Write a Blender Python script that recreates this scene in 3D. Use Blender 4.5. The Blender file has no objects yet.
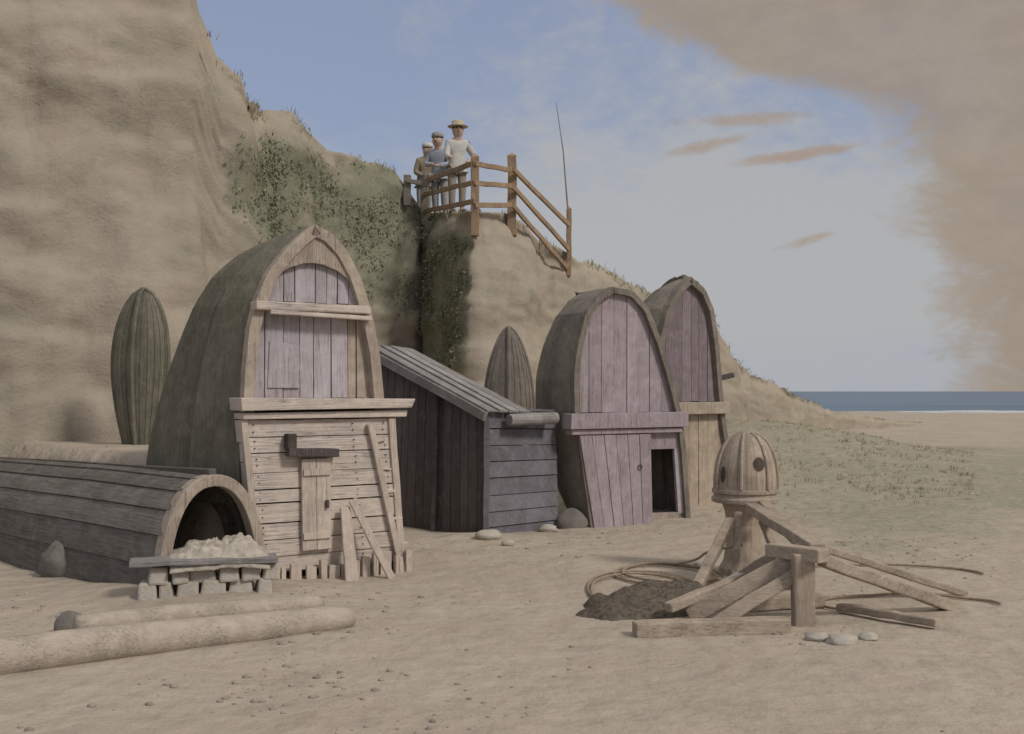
import bpy, math, random
from mathutils import Vector, Matrix, noise
random.seed(11)
R = math.radians
scene = bpy.context.scene
col = scene.collection
F, CX, HY, EYE = 1100.0, 512.0, 391.0, 1.7      # focal length in pixels, principal column, horizon row, eye height

def at(px, py, Y):
    return Vector(((px - CX) / F * Y, Y, EYE + (HY - py) / F * Y))
def proj(p):
    return CX + F * p[0] / p[1], HY - F * (p[2] - EYE) / p[1]
def ss(a, b, x):
    t = min(1.0, max(0.0, (x - a) / (b - a)))
    return t * t * (3 - 2 * t)
def lerp(a, b, t):
    return a + (b - a) * t
def interp(xs, ys, x):
    if x <= xs[0]: return ys[0]
    for i in range(1, len(xs)):
        if x <= xs[i]:
            return lerp(ys[i-1], ys[i], (x - xs[i-1]) / (xs[i] - xs[i-1] or 1e-9))
    return ys[-1]
def fbm(p, s, o=4):
    v, a, q = 0.0, 0.5, Vector(p) * s
    for _ in range(o):
        v += a * noise.noise(q); q = q * 2.03 + Vector((7.1, 3.3, 1.7)); a *= 0.5
    return v

# ------------------------------------------------------------------ materials
def new_mat(name):
    m = bpy.data.materials.new(name); m.use_nodes = True
    nt = m.node_tree
    b = nt.nodes['Principled BSDF']
    b.inputs['Roughness'].default_value = 0.9
    b.inputs['Specular IOR Level'].default_value = 0.15
    return m, nt, b
def node(nt, t, **kw):
    n = nt.nodes.new(t)
    for k, v in kw.items():
        if k in n.inputs: n.inputs[k].default_value = v
        else: setattr(n, k, v)
    return n
def mixc(nt, fac, a, b, mode='MIX'):
    n = nt.nodes.new('ShaderNodeMix'); n.data_type = 'RGBA'; n.blend_type = mode
    for sock, v in ((0, fac), (6, a), (7, b)):
        if isinstance(v, (int, float)): n.inputs[sock].default_value = v
        elif isinstance(v, (tuple, list)): n.inputs[sock].default_value = tuple(v) + ((1,) if len(v) == 3 else ())
        else: nt.links.new(v, n.inputs[sock])
    return n.outputs[2]
def math_n(nt, op, a, b=None, c=None, clamp=False):
    n = nt.nodes.new('ShaderNodeMath'); n.operation = op; n.use_clamp = clamp
    for i, v in enumerate((a, b, c)):
        if v is None: continue
        if isinstance(v, (int, float)): n.inputs[i].default_value = v
        else: nt.links.new(v, n.inputs[i])
    return n.outputs[0]
def maprange(nt, v, a, b, c=0.0, d=1.0, smooth=False):
    n = nt.nodes.new('ShaderNodeMapRange')
    if smooth: n.interpolation_type = 'SMOOTHSTEP'
    nt.links.new(v, n.inputs[0])
    for i, x in enumerate((a, b, c, d)): n.inputs[i+1].default_value = x
    return n.outputs[0]
def bump(nt, b, h, strength=0.4, dist=0.02):
    n = node(nt, 'ShaderNodeBump'); n.inputs['Strength'].default_value = strength; n.inputs['Distance'].default_value = dist
    nt.links.new(h, n.inputs['Height']); nt.links.new(n.outputs[0], b.inputs['Normal'])
def coords(nt, scale=(1, 1, 1), what='Object'):
    tc = node(nt, 'ShaderNodeTexCoord'); mp = node(nt, 'ShaderNodeMapping'); mp.inputs['Scale'].default_value = scale
    nt.links.new(tc.outputs[what], mp.inputs['Vector']); return mp.outputs[0]
def tex_noise(nt, vec, scale, detail=5, rough=0.6, dist=0.0):
    n = node(nt, 'ShaderNodeTexNoise'); n.inputs['Scale'].default_value = scale
    n.inputs['Detail'].default_value = detail; n.inputs['Roughness'].default_value = rough; n.inputs['Distortion'].default_value = dist
    nt.links.new(vec, n.inputs['Vector']); return n.outputs[0]

def wood(name, c1, c2, grain=(18, 18, 1.2), vary=0.35, stain=(0.2, 0.2, 0.17), stain_amt=0.35, bmp=0.5):
    m, nt, b = new_mat(name)
    geo = node(nt, 'ShaderNodeNewGeometry')
    rnd = geo.outputs['Random Per Island']
    tc = node(nt, 'ShaderNodeTexCoord')
    off = node(nt, 'ShaderNodeVectorMath', operation='SCALE'); nt.links.new(tc.outputs['Object'], off.inputs[0]); off.inputs['Scale'].default_value = 1
    add = node(nt, 'ShaderNodeVectorMath', operation='ADD'); nt.links.new(off.outputs[0], add.inputs[0])
    cmb = node(nt, 'ShaderNodeCombineXYZ'); r9 = math_n(nt, 'MULTIPLY', rnd, 9.0)
    for i in range(3): nt.links.new(r9, cmb.inputs[i])
    nt.links.new(cmb.outputs[0], add.inputs[1])
    mp = node(nt, 'ShaderNodeMapping'); mp.inputs['Scale'].default_value = grain; nt.links.new(add.outputs[0], mp.inputs['Vector'])
    g = tex_noise(nt, mp.outputs[0], 2.2, 7, 0.62, 0.6)
    fine = tex_noise(nt, mp.outputs[0], 9.0, 4, 0.6)
    big = tex_noise(nt, tc.outputs['Object'], 2.6, 5, 0.62)
    c = mixc(nt, maprange(nt, g, 0.3, 0.7), c1, c2)
    v = maprange(nt, rnd, 0, 1, 1 - vary, 1 + vary * 0.6)
    hsv = node(nt, 'ShaderNodeHueSaturation'); nt.links.new(c, hsv.inputs['Color']); nt.links.new(v, hsv.inputs['Value'])
    c = mixc(nt, math_n(nt, 'MULTIPLY', maprange(nt, big, 0.47, 0.72), stain_amt), hsv.outputs[0], stain)
    c = mixc(nt, math_n(nt, 'MULTIPLY', maprange(nt, fine, 0.55, 0.75), 0.35), c, (c1[0]*0.45, c1[1]*0.45, c1[2]*0.45))
    mp2 = node(nt, 'ShaderNodeMapping'); mp2.inputs['Scale'].default_value = tuple(x * (1.9 if x > 5 else .55) for x in grain); nt.links.new(add.outputs[0], mp2.inputs['Vector'])
    split = tex_noise(nt, mp2.outputs[0], 1.5, 3, 0.5, 0.25)
    crack = maprange(nt, math_n(nt, 'ABSOLUTE', math_n(nt, 'SUBTRACT', split, 0.5)), 0.0, 0.014, 1, 0)
    crack = math_n(nt, 'MULTIPLY', crack, maprange(nt, big, 0.42, 0.6))
    c = mixc(nt, math_n(nt, 'MULTIPLY', crack, 0.42), c, tuple(x * 0.28 for x in c1))
    blot = tex_noise(nt, tc.outputs['Object'], 7.0, 6, 0.7, 0.4)
    c = mixc(nt, math_n(nt, 'MULTIPLY', maprange(nt, blot, 0.5, 0.68), 0.32), c, tuple(min(1, x * 1.35 + .03) for x in c2))
    c = mixc(nt, math_n(nt, 'MULTIPLY', maprange(nt, blot, 0.46, 0.3), 0.4), c, (stain[0] * .8, stain[1] * .8, stain[2] * .78))
    nt.links.new(c, b.inputs['Base Color'])
    hgt = math_n(nt, 'ADD', g, math_n(nt, 'MULTIPLY', fine, 0.5))
    hgt = math_n(nt, 'SUBTRACT', hgt, math_n(nt, 'MULTIPLY', crack, 0.8))
    bump(nt, b, hgt, min(1, bmp * 1.5), 0.01)
    return m

def stone_like(name, c1, c2, scale=3.0, bmp=0.5, attr=None, attr_col=None, dist=0.03):
    m, nt, b = new_mat(name)
    v = coords(nt)
    n1 = tex_noise(nt, v, scale, 8, 0.65); n2 = tex_noise(nt, v, scale * 9, 5, 0.6)
    c = mixc(nt, maprange(nt, n1, 0.32, 0.68), c1, c2)
    c = mixc(nt, math_n(nt, 'MULTIPLY', maprange(nt, n2, 0.5, 0.75), 0.35), c, tuple(x * 0.55 for x in c1))
    if attr:
        a = node(nt, 'ShaderNodeAttribute'); a.attribute_name = attr
        f = math_n(nt, 'ADD', a.outputs['Fac'], math_n(nt, 'MULTIPLY', math_n(nt, 'SUBTRACT', n2, 0.5), 0.9))
        f = maprange(nt, f, 0.25, 0.75, 0, 0.9)
        f = math_n(nt, 'MULTIPLY', f, maprange(nt, a.outputs['Fac'], 0.0, 0.15))
        gc = mixc(nt, maprange(nt, n2, 0.35, 0.65), attr_col, tuple(x * 1.7 for x in attr_col))
        c = mixc(nt, f, c, gc)
    nt.links.new(c, b.inputs['Base Color'])
    bump(nt, b, math_n(nt, 'ADD', n1, math_n(nt, 'MULTIPLY', n2, 0.45)), bmp, dist)
    return m

def plain(name, c, rough=0.9, scale=12.0, amt=0.3):
    m, nt, b = new_mat(name); b.inputs['Roughness'].default_value = rough
    n1 = tex_noise(nt, coords(nt), scale, 5, 0.6)
    nt.links.new(mixc(nt, maprange(nt, n1, 0.3, 0.7), tuple(x * (1 - amt) for x in c), tuple(min(1, x * (1 + amt)) for x in c)), b.inputs['Base Color'])
    bump(nt, b, n1, 0.3, 0.01)
    return m

UPR = (20, 20, 1.3); ALONG = (1.3, 20, 20)
M = dict(
    tar=wood('tarred_hull_wood', (0.135, 0.125, 0.095), (0.205, 0.185, 0.14), UPR, 0.3, (0.11, 0.115, 0.08), 0.55),
    tar_grey=wood('weathered_hull_wood', (0.20, 0.175, 0.145), (0.29, 0.25, 0.205), UPR, 0.25, (0.14, 0.13, 0.13), 0.5),
    tar_low=wood('grey_hull_wood', (0.125, 0.11, 0.10), (0.205, 0.18, 0.16), (1.3, 1.3, 20), 0.35, (0.12, 0.115, 0.09), 0.5),
    lilac=wood('faded_lilac_boards', (0.39, 0.345, 0.37), (0.50, 0.45, 0.475), UPR, 0.16, (0.40, 0.33, 0.27), 0.5),
    mauve=wood('mauve_painted_boards', (0.335, 0.275, 0.295), (0.42, 0.35, 0.37), UPR, 0.15, (0.33, 0.26, 0.23), 0.45),
    plum=wood('plum_grey_boards', (0.21, 0.165, 0.18), (0.29, 0.235, 0.25), UPR, 0.2, (0.2, 0.17, 0.15), 0.4),
    pale_h=wood('bleached_boards', (0.52, 0.44, 0.375), (0.64, 0.55, 0.475), ALONG, 0.12, (0.43, 0.385, 0.39), 0.4),
    pale_v=wood('bleached_upright_boards', (0.48, 0.40, 0.335), (0.60, 0.51, 0.43), UPR, 0.14, (0.40, 0.34, 0.30), 0.3),
    rim=wood('bare_gunwale_wood', (0.38, 0.31, 0.25), (0.50, 0.42, 0.34), UPR, 0.2, (0.24, 0.2, 0.17), 0.5),
    slate_h=wood('blue_grey_boards', (0.145, 0.135, 0.15), (0.22, 0.205, 0.225), ALONG, 0.25, (0.14, 0.125, 0.12), 0.45),
    dark_v=wood('dark_tarred_boards', (0.085, 0.073, 0.072), (0.13, 0.113, 0.11), UPR, 0.35, (0.12, 0.09, 0.09), 0.5),
    roof=wood('grey_roof_boards', (0.24, 0.222, 0.215), (0.34, 0.315, 0.305), ALONG, 0.3, (0.2, 0.19, 0.17), 0.5),
    iron=plain('rusty_dark_iron', (0.07, 0.06, 0.055), 0.7),
    log=wood('peeled_spar_wood', (0.38, 0.32, 0.26), (0.47, 0.40, 0.33), (0.8, 16, 16), 0.1, (0.30, 0.265, 0.21), 0.35),
    drift=wood('driftwood', (0.37, 0.30, 0.235), (0.50, 0.41, 0.325), (1.4, 22, 22), 0.2, (0.26, 0.21, 0.16), 0.5),
    drift_v=wood('driftwood_upright', (0.36, 0.29, 0.225), (0.48, 0.39, 0.31), UPR, 0.2, (0.25, 0.2, 0.155), 0.5),
    fence=wood('weathered_orange_fence_wood', (0.30, 0.20, 0.125), (0.40, 0.285, 0.19), UPR, 0.2, (0.2, 0.165, 0.125), 0.4),
    stone=stone_like('pale_stone', (0.38, 0.34, 0.29), (0.50, 0.45, 0.385), 5),
    darkstone=stone_like('dark_stone', (0.15, 0.135, 0.12), (0.23, 0.21, 0.185), 5),
    canvas=plain('pale_canvas', (0.42, 0.37, 0.31), 0.95, 20),
    rope=plain('tan_rope', (0.30, 0.235, 0.17), 0.95, 40),
    net=plain('brown_netting', (0.11, 0.09, 0.07), 0.95, 30, 0.5),
    skin=plain('skin', (0.50, 0.36, 0.28), 0.6, 9, 0.08),
    lip=plain('lip', (0.30, 0.15, 0.12), 0.7),
    linen=plain('pale_linen', (0.52, 0.50, 0.47), 0.9, 9, 0.12),
    jacket=plain('brown_jacket', (0.27, 0.215, 0.165), 0.9, 9, 0.15),
    smock=plain('grey_smock', (0.34, 0.37, 0.42), 0.9, 9, 0.12),
    straw=plain('straw', (0.45, 0.38, 0.27), 0.9, 30, 0.2),
    feltgrey=plain('grey_felt', (0.30, 0.29, 0.28), 0.9, 30, 0.2),
    trews=plain('dun_cloth', (0.30, 0.26, 0.21), 0.9, 9, 0.15),
    hair=plain('brown_hair', (0.12, 0.08, 0.05), 0.8, 40, 0.3),
    leaf=plain('grey_green_leaf', (0.205, 0.215, 0.145), 0.8, 6, 0.4),
    blade=plain('dry_grass_blade', (0.33, 0.29, 0.19), 0.85, 3, 0.4),
    hole=plain('hole_shade_brown', (0.085, 0.066, 0.052), 0.95),  # dark inside of the dome openings, put in as flat colour
    pebble=stone_like('pebble', (0.22, 0.19, 0.16), (0.40, 0.345, 0.285), 1.4, 0.2),
    foam=plain('sea_foam', (0.5, 0.51, 0.51), 0.8, 3, 0.05),
)

# ------------------------------------------------------------------ mesh builder
class MB:
    def __init__(s): s.v, s.f = [], []
    def add(s, vs, fs):
        k = len(s.v); s.v += [tuple(x) for x in vs]; s.f += [tuple(i + k for i in f) for f in fs]
    def box(s, c, size, rot=None, taper=1.0):
        hx, hy, hz = size[0]/2, size[1]/2, size[2]/2
        P = [Vector((x*hx*(taper if z > 0 else 1), y*hy*(taper if z > 0 else 1), z*hz)) for z in (-1, 1) for y in (-1, 1) for x in (-1, 1)]
        if rot is not None: P = [rot @ p for p in P]
        c = Vector(c)
        s.add([p + c for p in P], [(0,2,3,1),(4,5,7,6),(0,1,5,4),(2,6,7,3),(0,4,6,2),(1,3,7,5)])
    def beam(s, a, b, w, h, up=(0, 0, 1), seg=1, wob=0.0, w2=None, h2=None):
        """rough squared timber from a to b"""
        a, b = Vector(a), Vector(b); d = (b - a).normalized(); up = Vector(up)
        if abs(d.dot(up)) > 0.98: up = Vector((0, 1, 0))
        x = d.cross(up).normalized(); y = x.cross(d)
        vs, fs = [], []
        w2 = w2 or w; h2 = h2 or h
        for i in range(seg + 1):
            t = i / seg; c = a.lerp(b, t) + x * random.uniform(-wob, wob) + y * random.uniform(-wob, wob)
            ww, hh = lerp(w, w2, t) / 2 * (1 + random.uniform(-wob, wob) * 2), lerp(h, h2, t) / 2
            for sx, sy in ((-1,-1),(1,-1),(1,1),(-1,1)):
                vs.append(c + x * ww * sx + y * hh * sy)
        for i in range(seg):
            for k in range(4):
                fs.append((4*i+k, 4*i+(k+1)%4, 4*i+4+(k+1)%4, 4*i+4+k))
        fs.append((3,2,1,0)); fs.append(tuple(4*seg + k for k in range(4)))
        s.add(vs, fs)
    def tube(s, pts, rad, n=10, cap=True, jit=0.0):
        pts = [Vector(p) for p in pts]
        if not isinstance(rad, (list, tuple)): rad = [rad] * len(pts)
        vs, fs = [], []; prev = None
        for i, p in enumerate(pts):
            d = (pts[min(i+1, len(pts)-1)] - pts[max(i-1, 0)]).normalized()
            if prev is None:
                x = d.orthogonal().normalized()
            else:
                x = (prev - d * prev.dot(d)).normalized()
            prev = x; y = d.cross(x)
            for k in range(n):
                a = 2*math.pi*k/n; r = rad[i] * (1 + random.uniform(-jit, jit))
                vs.append(p + (x*math.cos(a) + y*math.sin(a)) * r)
        for i in range(len(pts)-1):
            for k in range(n):
                fs.append((i*n+k, i*n+(k+1)%n, (i+1)*n+(k+1)%n, (i+1)*n+k))
        if cap:
            fs.append(tuple(range(n-1, -1, -1))); fs.append(tuple((len(pts)-1)*n + k for k in range(n)))
        s.add(vs, fs)
    def prism(s, poly, v0, v1, ax=('x', 'z')):
        """polygon given in the (u, z) plane, extruded along v from v0 to v1"""
        n = len(poly); vs = [(u, v0, z) for u, z in poly] + [(u, v1, z) for u, z in poly]
        fs = [tuple(range(n)), tuple(range(2*n-1, n-1, -1))] + [(i+n, (i+1)%n+n, (i+1)%n, i) for i in range(n)]
        s.add(vs, fs)
    def quadboards(s, A, B, C, D, n, th, gap=0.006, nrm=None, jit=0.007):
        """boards filling quad A(bottom left) B(bottom right) C(top right) D(top left), running A->B, stacked A->D"""
        A, B, C, D = map(Vector, (A, B, C, D))
        if nrm is None: nrm = (B - A).cross(D - A).normalized()
        cuts = [0.0] + [(i + random.uniform(-.12, .12)) / n for i in range(1, n)] + [1.0]
        for i in range(n):
            L = (D - A).length; t0, t1 = cuts[i], cuts[i+1] - gap / L
            o = nrm * random.uniform(-jit, jit)
            q = [A.lerp(D, t0), B.lerp(C, t0), B.lerp(C, t1), A.lerp(D, t1)]
            q[0] = q[0] - (B-A).normalized() * random.uniform(0, .012); q[1] = q[1] + (B-A).normalized() * random.uniform(0, .012)
            fr = [p + o + nrm * (th if k < 2 else th * .65) for k, p in enumerate(q)]; bk = [p + o * 0 for p in q]
            s.add(fr + bk, [(0,1,2,3),(7,6,5,4),(4,5,1,0),(5,6,2,1),(6,7,3,2),(7,4,0,3)])
    def lathe(s, prof, n=24, sx=1.0, sy=1.0, cap=True):
        vs, fs = [], []
        for r, z in prof:
            for k in range(n):
                a = 2*math.pi*k/n; vs.append((r*math.cos(a)*sx, r*math.sin(a)*sy, z))
        for i in range(len(prof)-1):
            for k in range(n):
                fs.append((i*n+k, i*n+(k+1)%n, (i+1)*n+(k+1)%n, (i+1)*n+k))
        if cap:
            fs.append(tuple(range(n-1, -1, -1))); fs.append(tuple((len(prof)-1)*n+k for k in range(n)))
        s.add(vs, fs)
    def build(s, name, mat, parent=None, smooth=False, bevel=0.0, solid=0.0):
        me = bpy.data.meshes.new(name); me.from_pydata(s.v, [], s.f); me.update()
        o = bpy.data.objects.new(name, me); col.objects.link(o)
        me.materials.append(mat)
        if smooth: me.polygons.foreach_set('use_smooth', [True] * len(me.polygons))
        if parent is not None: o.parent = parent
        if solid:
            md = o.modifiers.new('thickness', 'SOLIDIFY'); md.thickness = solid; md.offset = -1
        if bevel:
            md = o.modifiers.new('soft_edges', 'BEVEL'); md.width = bevel; md.segments = 2; md.limit_method = 'ANGLE'; md.angle_limit = R(40)
        return o

def tag(o, label=None, cat=None, group=None, kind=None):
    if label: o['label'] = label
    if cat: o['category'] = cat
    if group: o['group'] = group
    if kind: o['kind'] = kind
    return o
def thing(name, label, cat, loc, rz=0.0, group=None):
    o = bpy.data.objects.new(name, None); col.objects.link(o); o.empty_display_size = 0.2
    o.location = loc; o.rotation_euler = (0, 0, rz)
    return tag(o, label, cat, group)
def rock_mesh(mb, c, r, sx=1, sy=1, sz=0.7, seed=0, n=10, m=7, rough=0.35):
    c = Vector(c); vs, fs = [], []
    for j in range(m + 1):
        ph = math.pi * j / m
        for k in range(n):
            a = 2*math.pi*k/n
            d = Vector((math.sin(ph)*math.cos(a), math.sin(ph)*math.sin(a), math.cos(ph)))
            q = r * (1 + rough * noise.noise(d * 1.6 + Vector((seed*3.1, seed*1.7, seed))) + rough * .5 * noise.noise(d * 4 + Vector((seed, 0, 5))))
            vs.append(c + Vector((d.x*q*sx, d.y*q*sy, d.z*q*sz)))
    for j in range(m):
        for k in range(n):
            fs.append((j*n+k, (j+1)*n+k, (j+1)*n+(k+1)%n, j*n+(k+1)%n))
    mb.add(vs, fs)

# ------------------------------------------------------------------ frame of an upright boat shed
class Frame:
    def __init__(s, pxL, pyL, pxR, yaw):
        s.a = R(yaw); s.u = Vector((math.cos(s.a), math.sin(s.a), 0)); s.v = Vector((-math.sin(s.a), math.cos(s.a), 0))
        Y = F * EYE / (pyL - HY); L = Vector(((pxL-CX)/F*Y, Y, 0))
        k = (pxR - CX) / F
        w = (k * L.y - L.x) / (s.u.x - k * s.u.y)
        s.o = L + s.u * (w / 2); s.w = w
    def uz(s, px, py, v=0.0):
        d = Vector(((px-CX)/F, 1, (HY-py)/F)); e = Vector((0, 0, EYE)); p0 = s.o + s.v * v
        t = (p0 - e).dot(s.v) / d.dot(s.v); p = e + d * t
        return (p - s.o).dot(s.u), p.z
    def world(s, u, v, z): return s.o + s.u * u + s.v * v + Vector((0, 0, z))
    def local(s, p):
        q = Vector(p) - s.o
        return (q.dot(s.u), q.dot(s.v), q.z)

class Arch:
    """front outline: left and right edge as functions of height"""
    def __init__(s, fr, left, right, v=0.0, inset=0.0):
        L = sorted([(z, u) for u, z in (fr.uz(*p, v) for p in left)]); Rr = sorted([(z, u) for u, z in (fr.uz(*p, v) for p in right)])
        top = max(L[-1], Rr[-1]); s.top = top[0]
        if L[-1][0] < s.top: L.append(top)
        if Rr[-1][0] < s.top: Rr.append(top)
        s.zl, s.ul = [z for z, u in L], [u for z, u in L]; s.zr, s.ur = [z for z, u in Rr], [u for z, u in Rr]
        s.bot = min(s.zl[0], s.zr[0]); s.ins = inset
        s.ua = top[1]
    def l(s, z, ins=0): return interp(s.zl, s.ul, z) + ins
    def r(s, z, ins=0): return interp(s.zr, s.ur, z) - ins
    def ztop(s, u, ins=0.0):
        lo, hi = s.bot, s.top - ins
        if u < s.l(hi, ins) and u < s.r(hi, ins) or u > s.r(hi, ins):
            for _ in range(30):
                mid = (lo + hi) / 2
                if s.l(mid, ins) <= u <= s.r(mid, ins): lo = mid
                else: hi = mid
            return lo
        return hi
    def chain(s, z0, n=26):
        zs = [lerp(z0, s.top, 1 - (1 - i/n)**2.2) for i in range(n)]
        return [(s.l(z), z) for z in zs] + [(s.ua, s.top)] + [(s.r(z), z) for z in reversed(zs)]

def vboards(mb, arch, u0, u1, zb, n, v0, th, ins=0.03, ztop=None, gap=0.006):
    cuts = [lerp(u0, u1, (i + (random.uniform(-.1, .1) if 0 < i < n else 0)) / n) for i in range(n + 1)]
    for i in range(n):
        a, b = cuts[i], cuts[i+1] - gap
        j = random.uniform(-.008, .008); sl = random.uniform(-.006, .006); zb_ = zb; zb = zb_ + random.uniform(0, .012)
        tops = []
        for k in range(5):
            u = lerp(b, a, k / 4); z = arch.ztop(u, ins)
            if ztop is not None: z = min(z, ztop)
            tops.append((u, max(z, zb + .01)))
        mb.prism([(a + sl, zb), (b + sl, zb)] + tops, v0 + j, v0 + th + j); zb = zb_
def hboards(mb, arch, z0, z1, n, v0, th, ins=0.0, gap=0.007, ul=None, ur=None):
    cuts = [lerp(z0, z1, (i + (random.uniform(-.12, .12) if 0 < i < n else 0)) / n) for i in range(n + 1)]
    for i in range(n):
        a, b = cuts[i], cuts[i+1] - gap
        j = random.uniform(-.008, .008); e = random.uniform(-.004, .02); a += random.uniform(-.004, .004); b += random.uniform(-.006, .003)
        zs = [lerp(a, b, k/3) for k in range(4)]
        lf = (lambda z: ul(z)) if ul else (lambda z: arch.l(z, ins))
        rf = (lambda z: ur(z)) if ur else (lambda z: arch.r(z, ins))
        mb.prism([(lf(z) - e, z) for z in reversed(zs)] + [(rf(z) + e, z) for z in zs], v0 + j, v0 + th + j)
def rim_band(mb, arch, zb, w, v0, v1):
    ch = arch.chain(zb); n = len(ch); vs, fs = [], []
    for i, (u, z) in enumerate(ch):
        a, b = ch[max(i-1, 0)], ch[min(i+1, n-1)]
        d = Vector((b[0]-a[0], b[1]-a[1])); d = d.normalized() if d.length else Vector((0, 1))
        nrm = Vector((d.y, -d.x))
        iu, iz = u + nrm.x * w, z + nrm.y * w
        vs += [(u, v0, z), (iu, v0, iz), (iu, v1, iz), (u, v1, z)]
    for i in range(n-1):
        for k in range(4): fs.append((4*i+k, 4*i+(k+1)%4, 4*i+4+(k+1)%4, 4*i+4+k))
    fs += [(3,2,1,0), tuple(4*(n-1)+k for k in range(4))]
    mb.add(vs, fs)

def section(b, mid, d, t, bulge, p=0.82):
    c, s_ = math.cos(t), math.sin(t)
    cu = math.copysign(abs(c)**p, c); sv = max(0, s_)**p
    return mid - b * cu * (1 + bulge * sv), d * sv
def hull_depths(fr, arch, zs, sil, bulge, dmax, v0):
    """how far the hull reaches back at each height so that its flank stands where the drawing has it"""
    sy, sx = [p[1] for p in sil], [p[0] for p in sil]
    out = []
    for z in zs:
        b = max(.01, (arch.r(z) - arch.l(z)) / 2); mid = (arch.r(z) + arch.l(z)) / 2
        def f(d):
            m = 1e9
            for i in range(25):
                u, v = section(b, mid, d, math.pi*i/24, bulge)
                px, py = proj(fr.world(u, v + v0, z)); m = min(m, px - interp(sy, sx, py))
            return m
        lo, hi = 0.03, dmax
        for _ in range(24):
            mdl = (lo + hi) / 2
            if f(mdl) > 0: lo = mdl
            else: hi = mdl
        out.append((lo + hi) / 2)
    return out
def hull_flares(fr, arch, zs, ds, sil, v0):
    """how far the hidden flank swells beyond the front at each height"""
    sy, sx = [p[1] for p in sil], [p[0] for p in sil]; out = []
    for z, d in zip(zs, ds):
        b = max(.01, (arch.r(z) - arch.l(z)) / 2); mid = (arch.r(z) + arch.l(z)) / 2
        lo, hi = 0.0, 1.6
        for _ in range(22):
            q = (lo + hi) / 2; m = 1e9
            for i in range(25):
                u, v = section(b, mid, d, math.pi*i/24, q)
                px, py = proj(fr.world(u, v + v0, z)); m = min(m, px - interp(sy, sx, py))
            if m > 0: lo = q
            else: hi = q
        out.append((lo + hi) / 2)
    return out
def hull(mb, arch, zs, ds, nst, bulge, v0, lap=0.022, flare=None):
    tot = nst
    for k in range(tot):
        t0, t1 = math.pi * k / tot, math.pi * (k + 1) / tot
        left = (t0 + t1) / 2 < math.pi / 2
        vs, fs = [], []
        for zi, (z, d) in enumerate(zip(zs, ds)):
            b = max(.012, (arch.r(z) - arch.l(z)) / 2); mid = (arch.r(z) + arch.l(z)) / 2
            for q in range(4):
                t = lerp(t0, t1, q / 3) if q < 3 else t1 + .012
                u, v = section(b, mid, d, max(0, min(math.pi, t)), lerp(flare[zi], bulge, ss(1.1, 2.2, t)) if flare else bulge)
                e = (q / 3 if left else 1 - q / 3) * lap * min(1, b * 4)
                nu, nv = -math.cos(t), math.sin(t)
                vs.append((u + nu * e, v0 + v + nv * e, z))
        for j in range(len(zs) - 1):
            for q in range(3):
                fs.append((4*j+q, 4*j+4+q, 4*j+5+q, 4*j+1+q))
        mb.add(vs, fs)
def keel(mb, arch, zs, ds, v0, w=0.06, h=0.07):
    vs, fs = [], []
    for z, d in zip(zs, ds):
        mid = (arch.r(z) + arch.l(z)) / 2
        for su, dv in ((-1, 0), (1, 0), (1, h), (-1, h)): vs.append((mid + su * w / 2, v0 + d + dv, z + dv * .35))
    n = len(zs)
    for i in range(n-1):
        for k in range(4): fs.append((4*i+k, 4*i+4+k, 4*i+4+(k+1)%4, 4*i+(k+1)%4))
    fs += [(0,1,2,3), tuple(4*(n-1)+k for k in (3,2,1,0))]
    mb.add(vs, fs)

# ================================================================== frames of the sheds
FA = Frame(262, 583, 408, 33)        # big pale shed
FB = Frame(578, 528, 686, 26)        # mauve shed
FC = Frame(672, 516, 732, 40)        # plum shed behind
FS_yaw = 44

# ================================================================== ground
SB = at(212, 391, 9.25); SB.z = 0
su = Vector((math.cos(R(FS_yaw)), math.sin(R(FS_yaw)), 0)); sv = Vector((-math.sin(R(FS_yaw)), math.cos(R(FS_yaw)), 0))
def terrace(X, Y):
    P = Vector((X, Y, 0))
    s1 = (P - SB).dot(su); q = P - FA.o
    return ss(.12, .55, s1) * ss(.25, .6, q.dot(FA.v)) * (1 - ss(-.35, .3, q.dot(FA.u) - FA.w * .35))
def ground(X, Y, detail=True):
    z = 1.05 * terrace(X, Y)
    z = max(z, 0.55 * ss(14.6, 18, Y) * (1 - ss(2.0, 5.5, X)))
    if Y > 20: z -= 0.01163 * (Y - 20) * ss(20, 34, Y) if Y < 34 else 0.01163 * (Y - 20)
    z += .10 * math.exp(-((X + 2.6) ** 2 / 1.3 + (Y - 9.1) ** 2 / .5))
    z += 1.05 * math.exp(-((Y - 30) / 7.5) ** 2) * ss(2.5, 5.5, X) * (1 - ss(5.5, 14, X))
    if detail:
        z += .05 * fbm((X, Y, 0), .5, 3) * ss(2, 6, Y) + .022 * fbm((X, Y, 3), 2.1, 3)
        z += .5 * ss(24, 60, Y) * fbm((X, Y, 8), .06, 3)
        q = Vector((X, Y, 0)) - FB.o                                  # sand drifted round the mauve shed
        z += .10 * math.exp(-((q.x - .55) ** 2 + (q.y - .9) ** 2) / .5)
        z += .06 * math.exp(-((X + .35) ** 2 / .6 + (Y - 12.75) ** 2 / .15))
    return z
def spread(lo, hi, c, n, k):
    A, B = math.asinh((lo - c) / k), math.asinh((hi - c) / k)
    return [c + k * math.sinh(lerp(A, B, i / (n - 1))) for i in range(n)]
xs = spread(-160, 260, 0, 300, 3.2); ys = spread(-25, 260, 9.5, 330, 3.0)
gm = MB(); nx = len(xs)
gm.v = [(x, y, ground(x, y)) for y in ys for x in xs]
gm.f = [(j*nx+i, j*nx+i+1, (j+1)*nx+i+1, (j+1)*nx+i) for j in range(len(ys)-1) for i in range(nx-1)]
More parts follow.
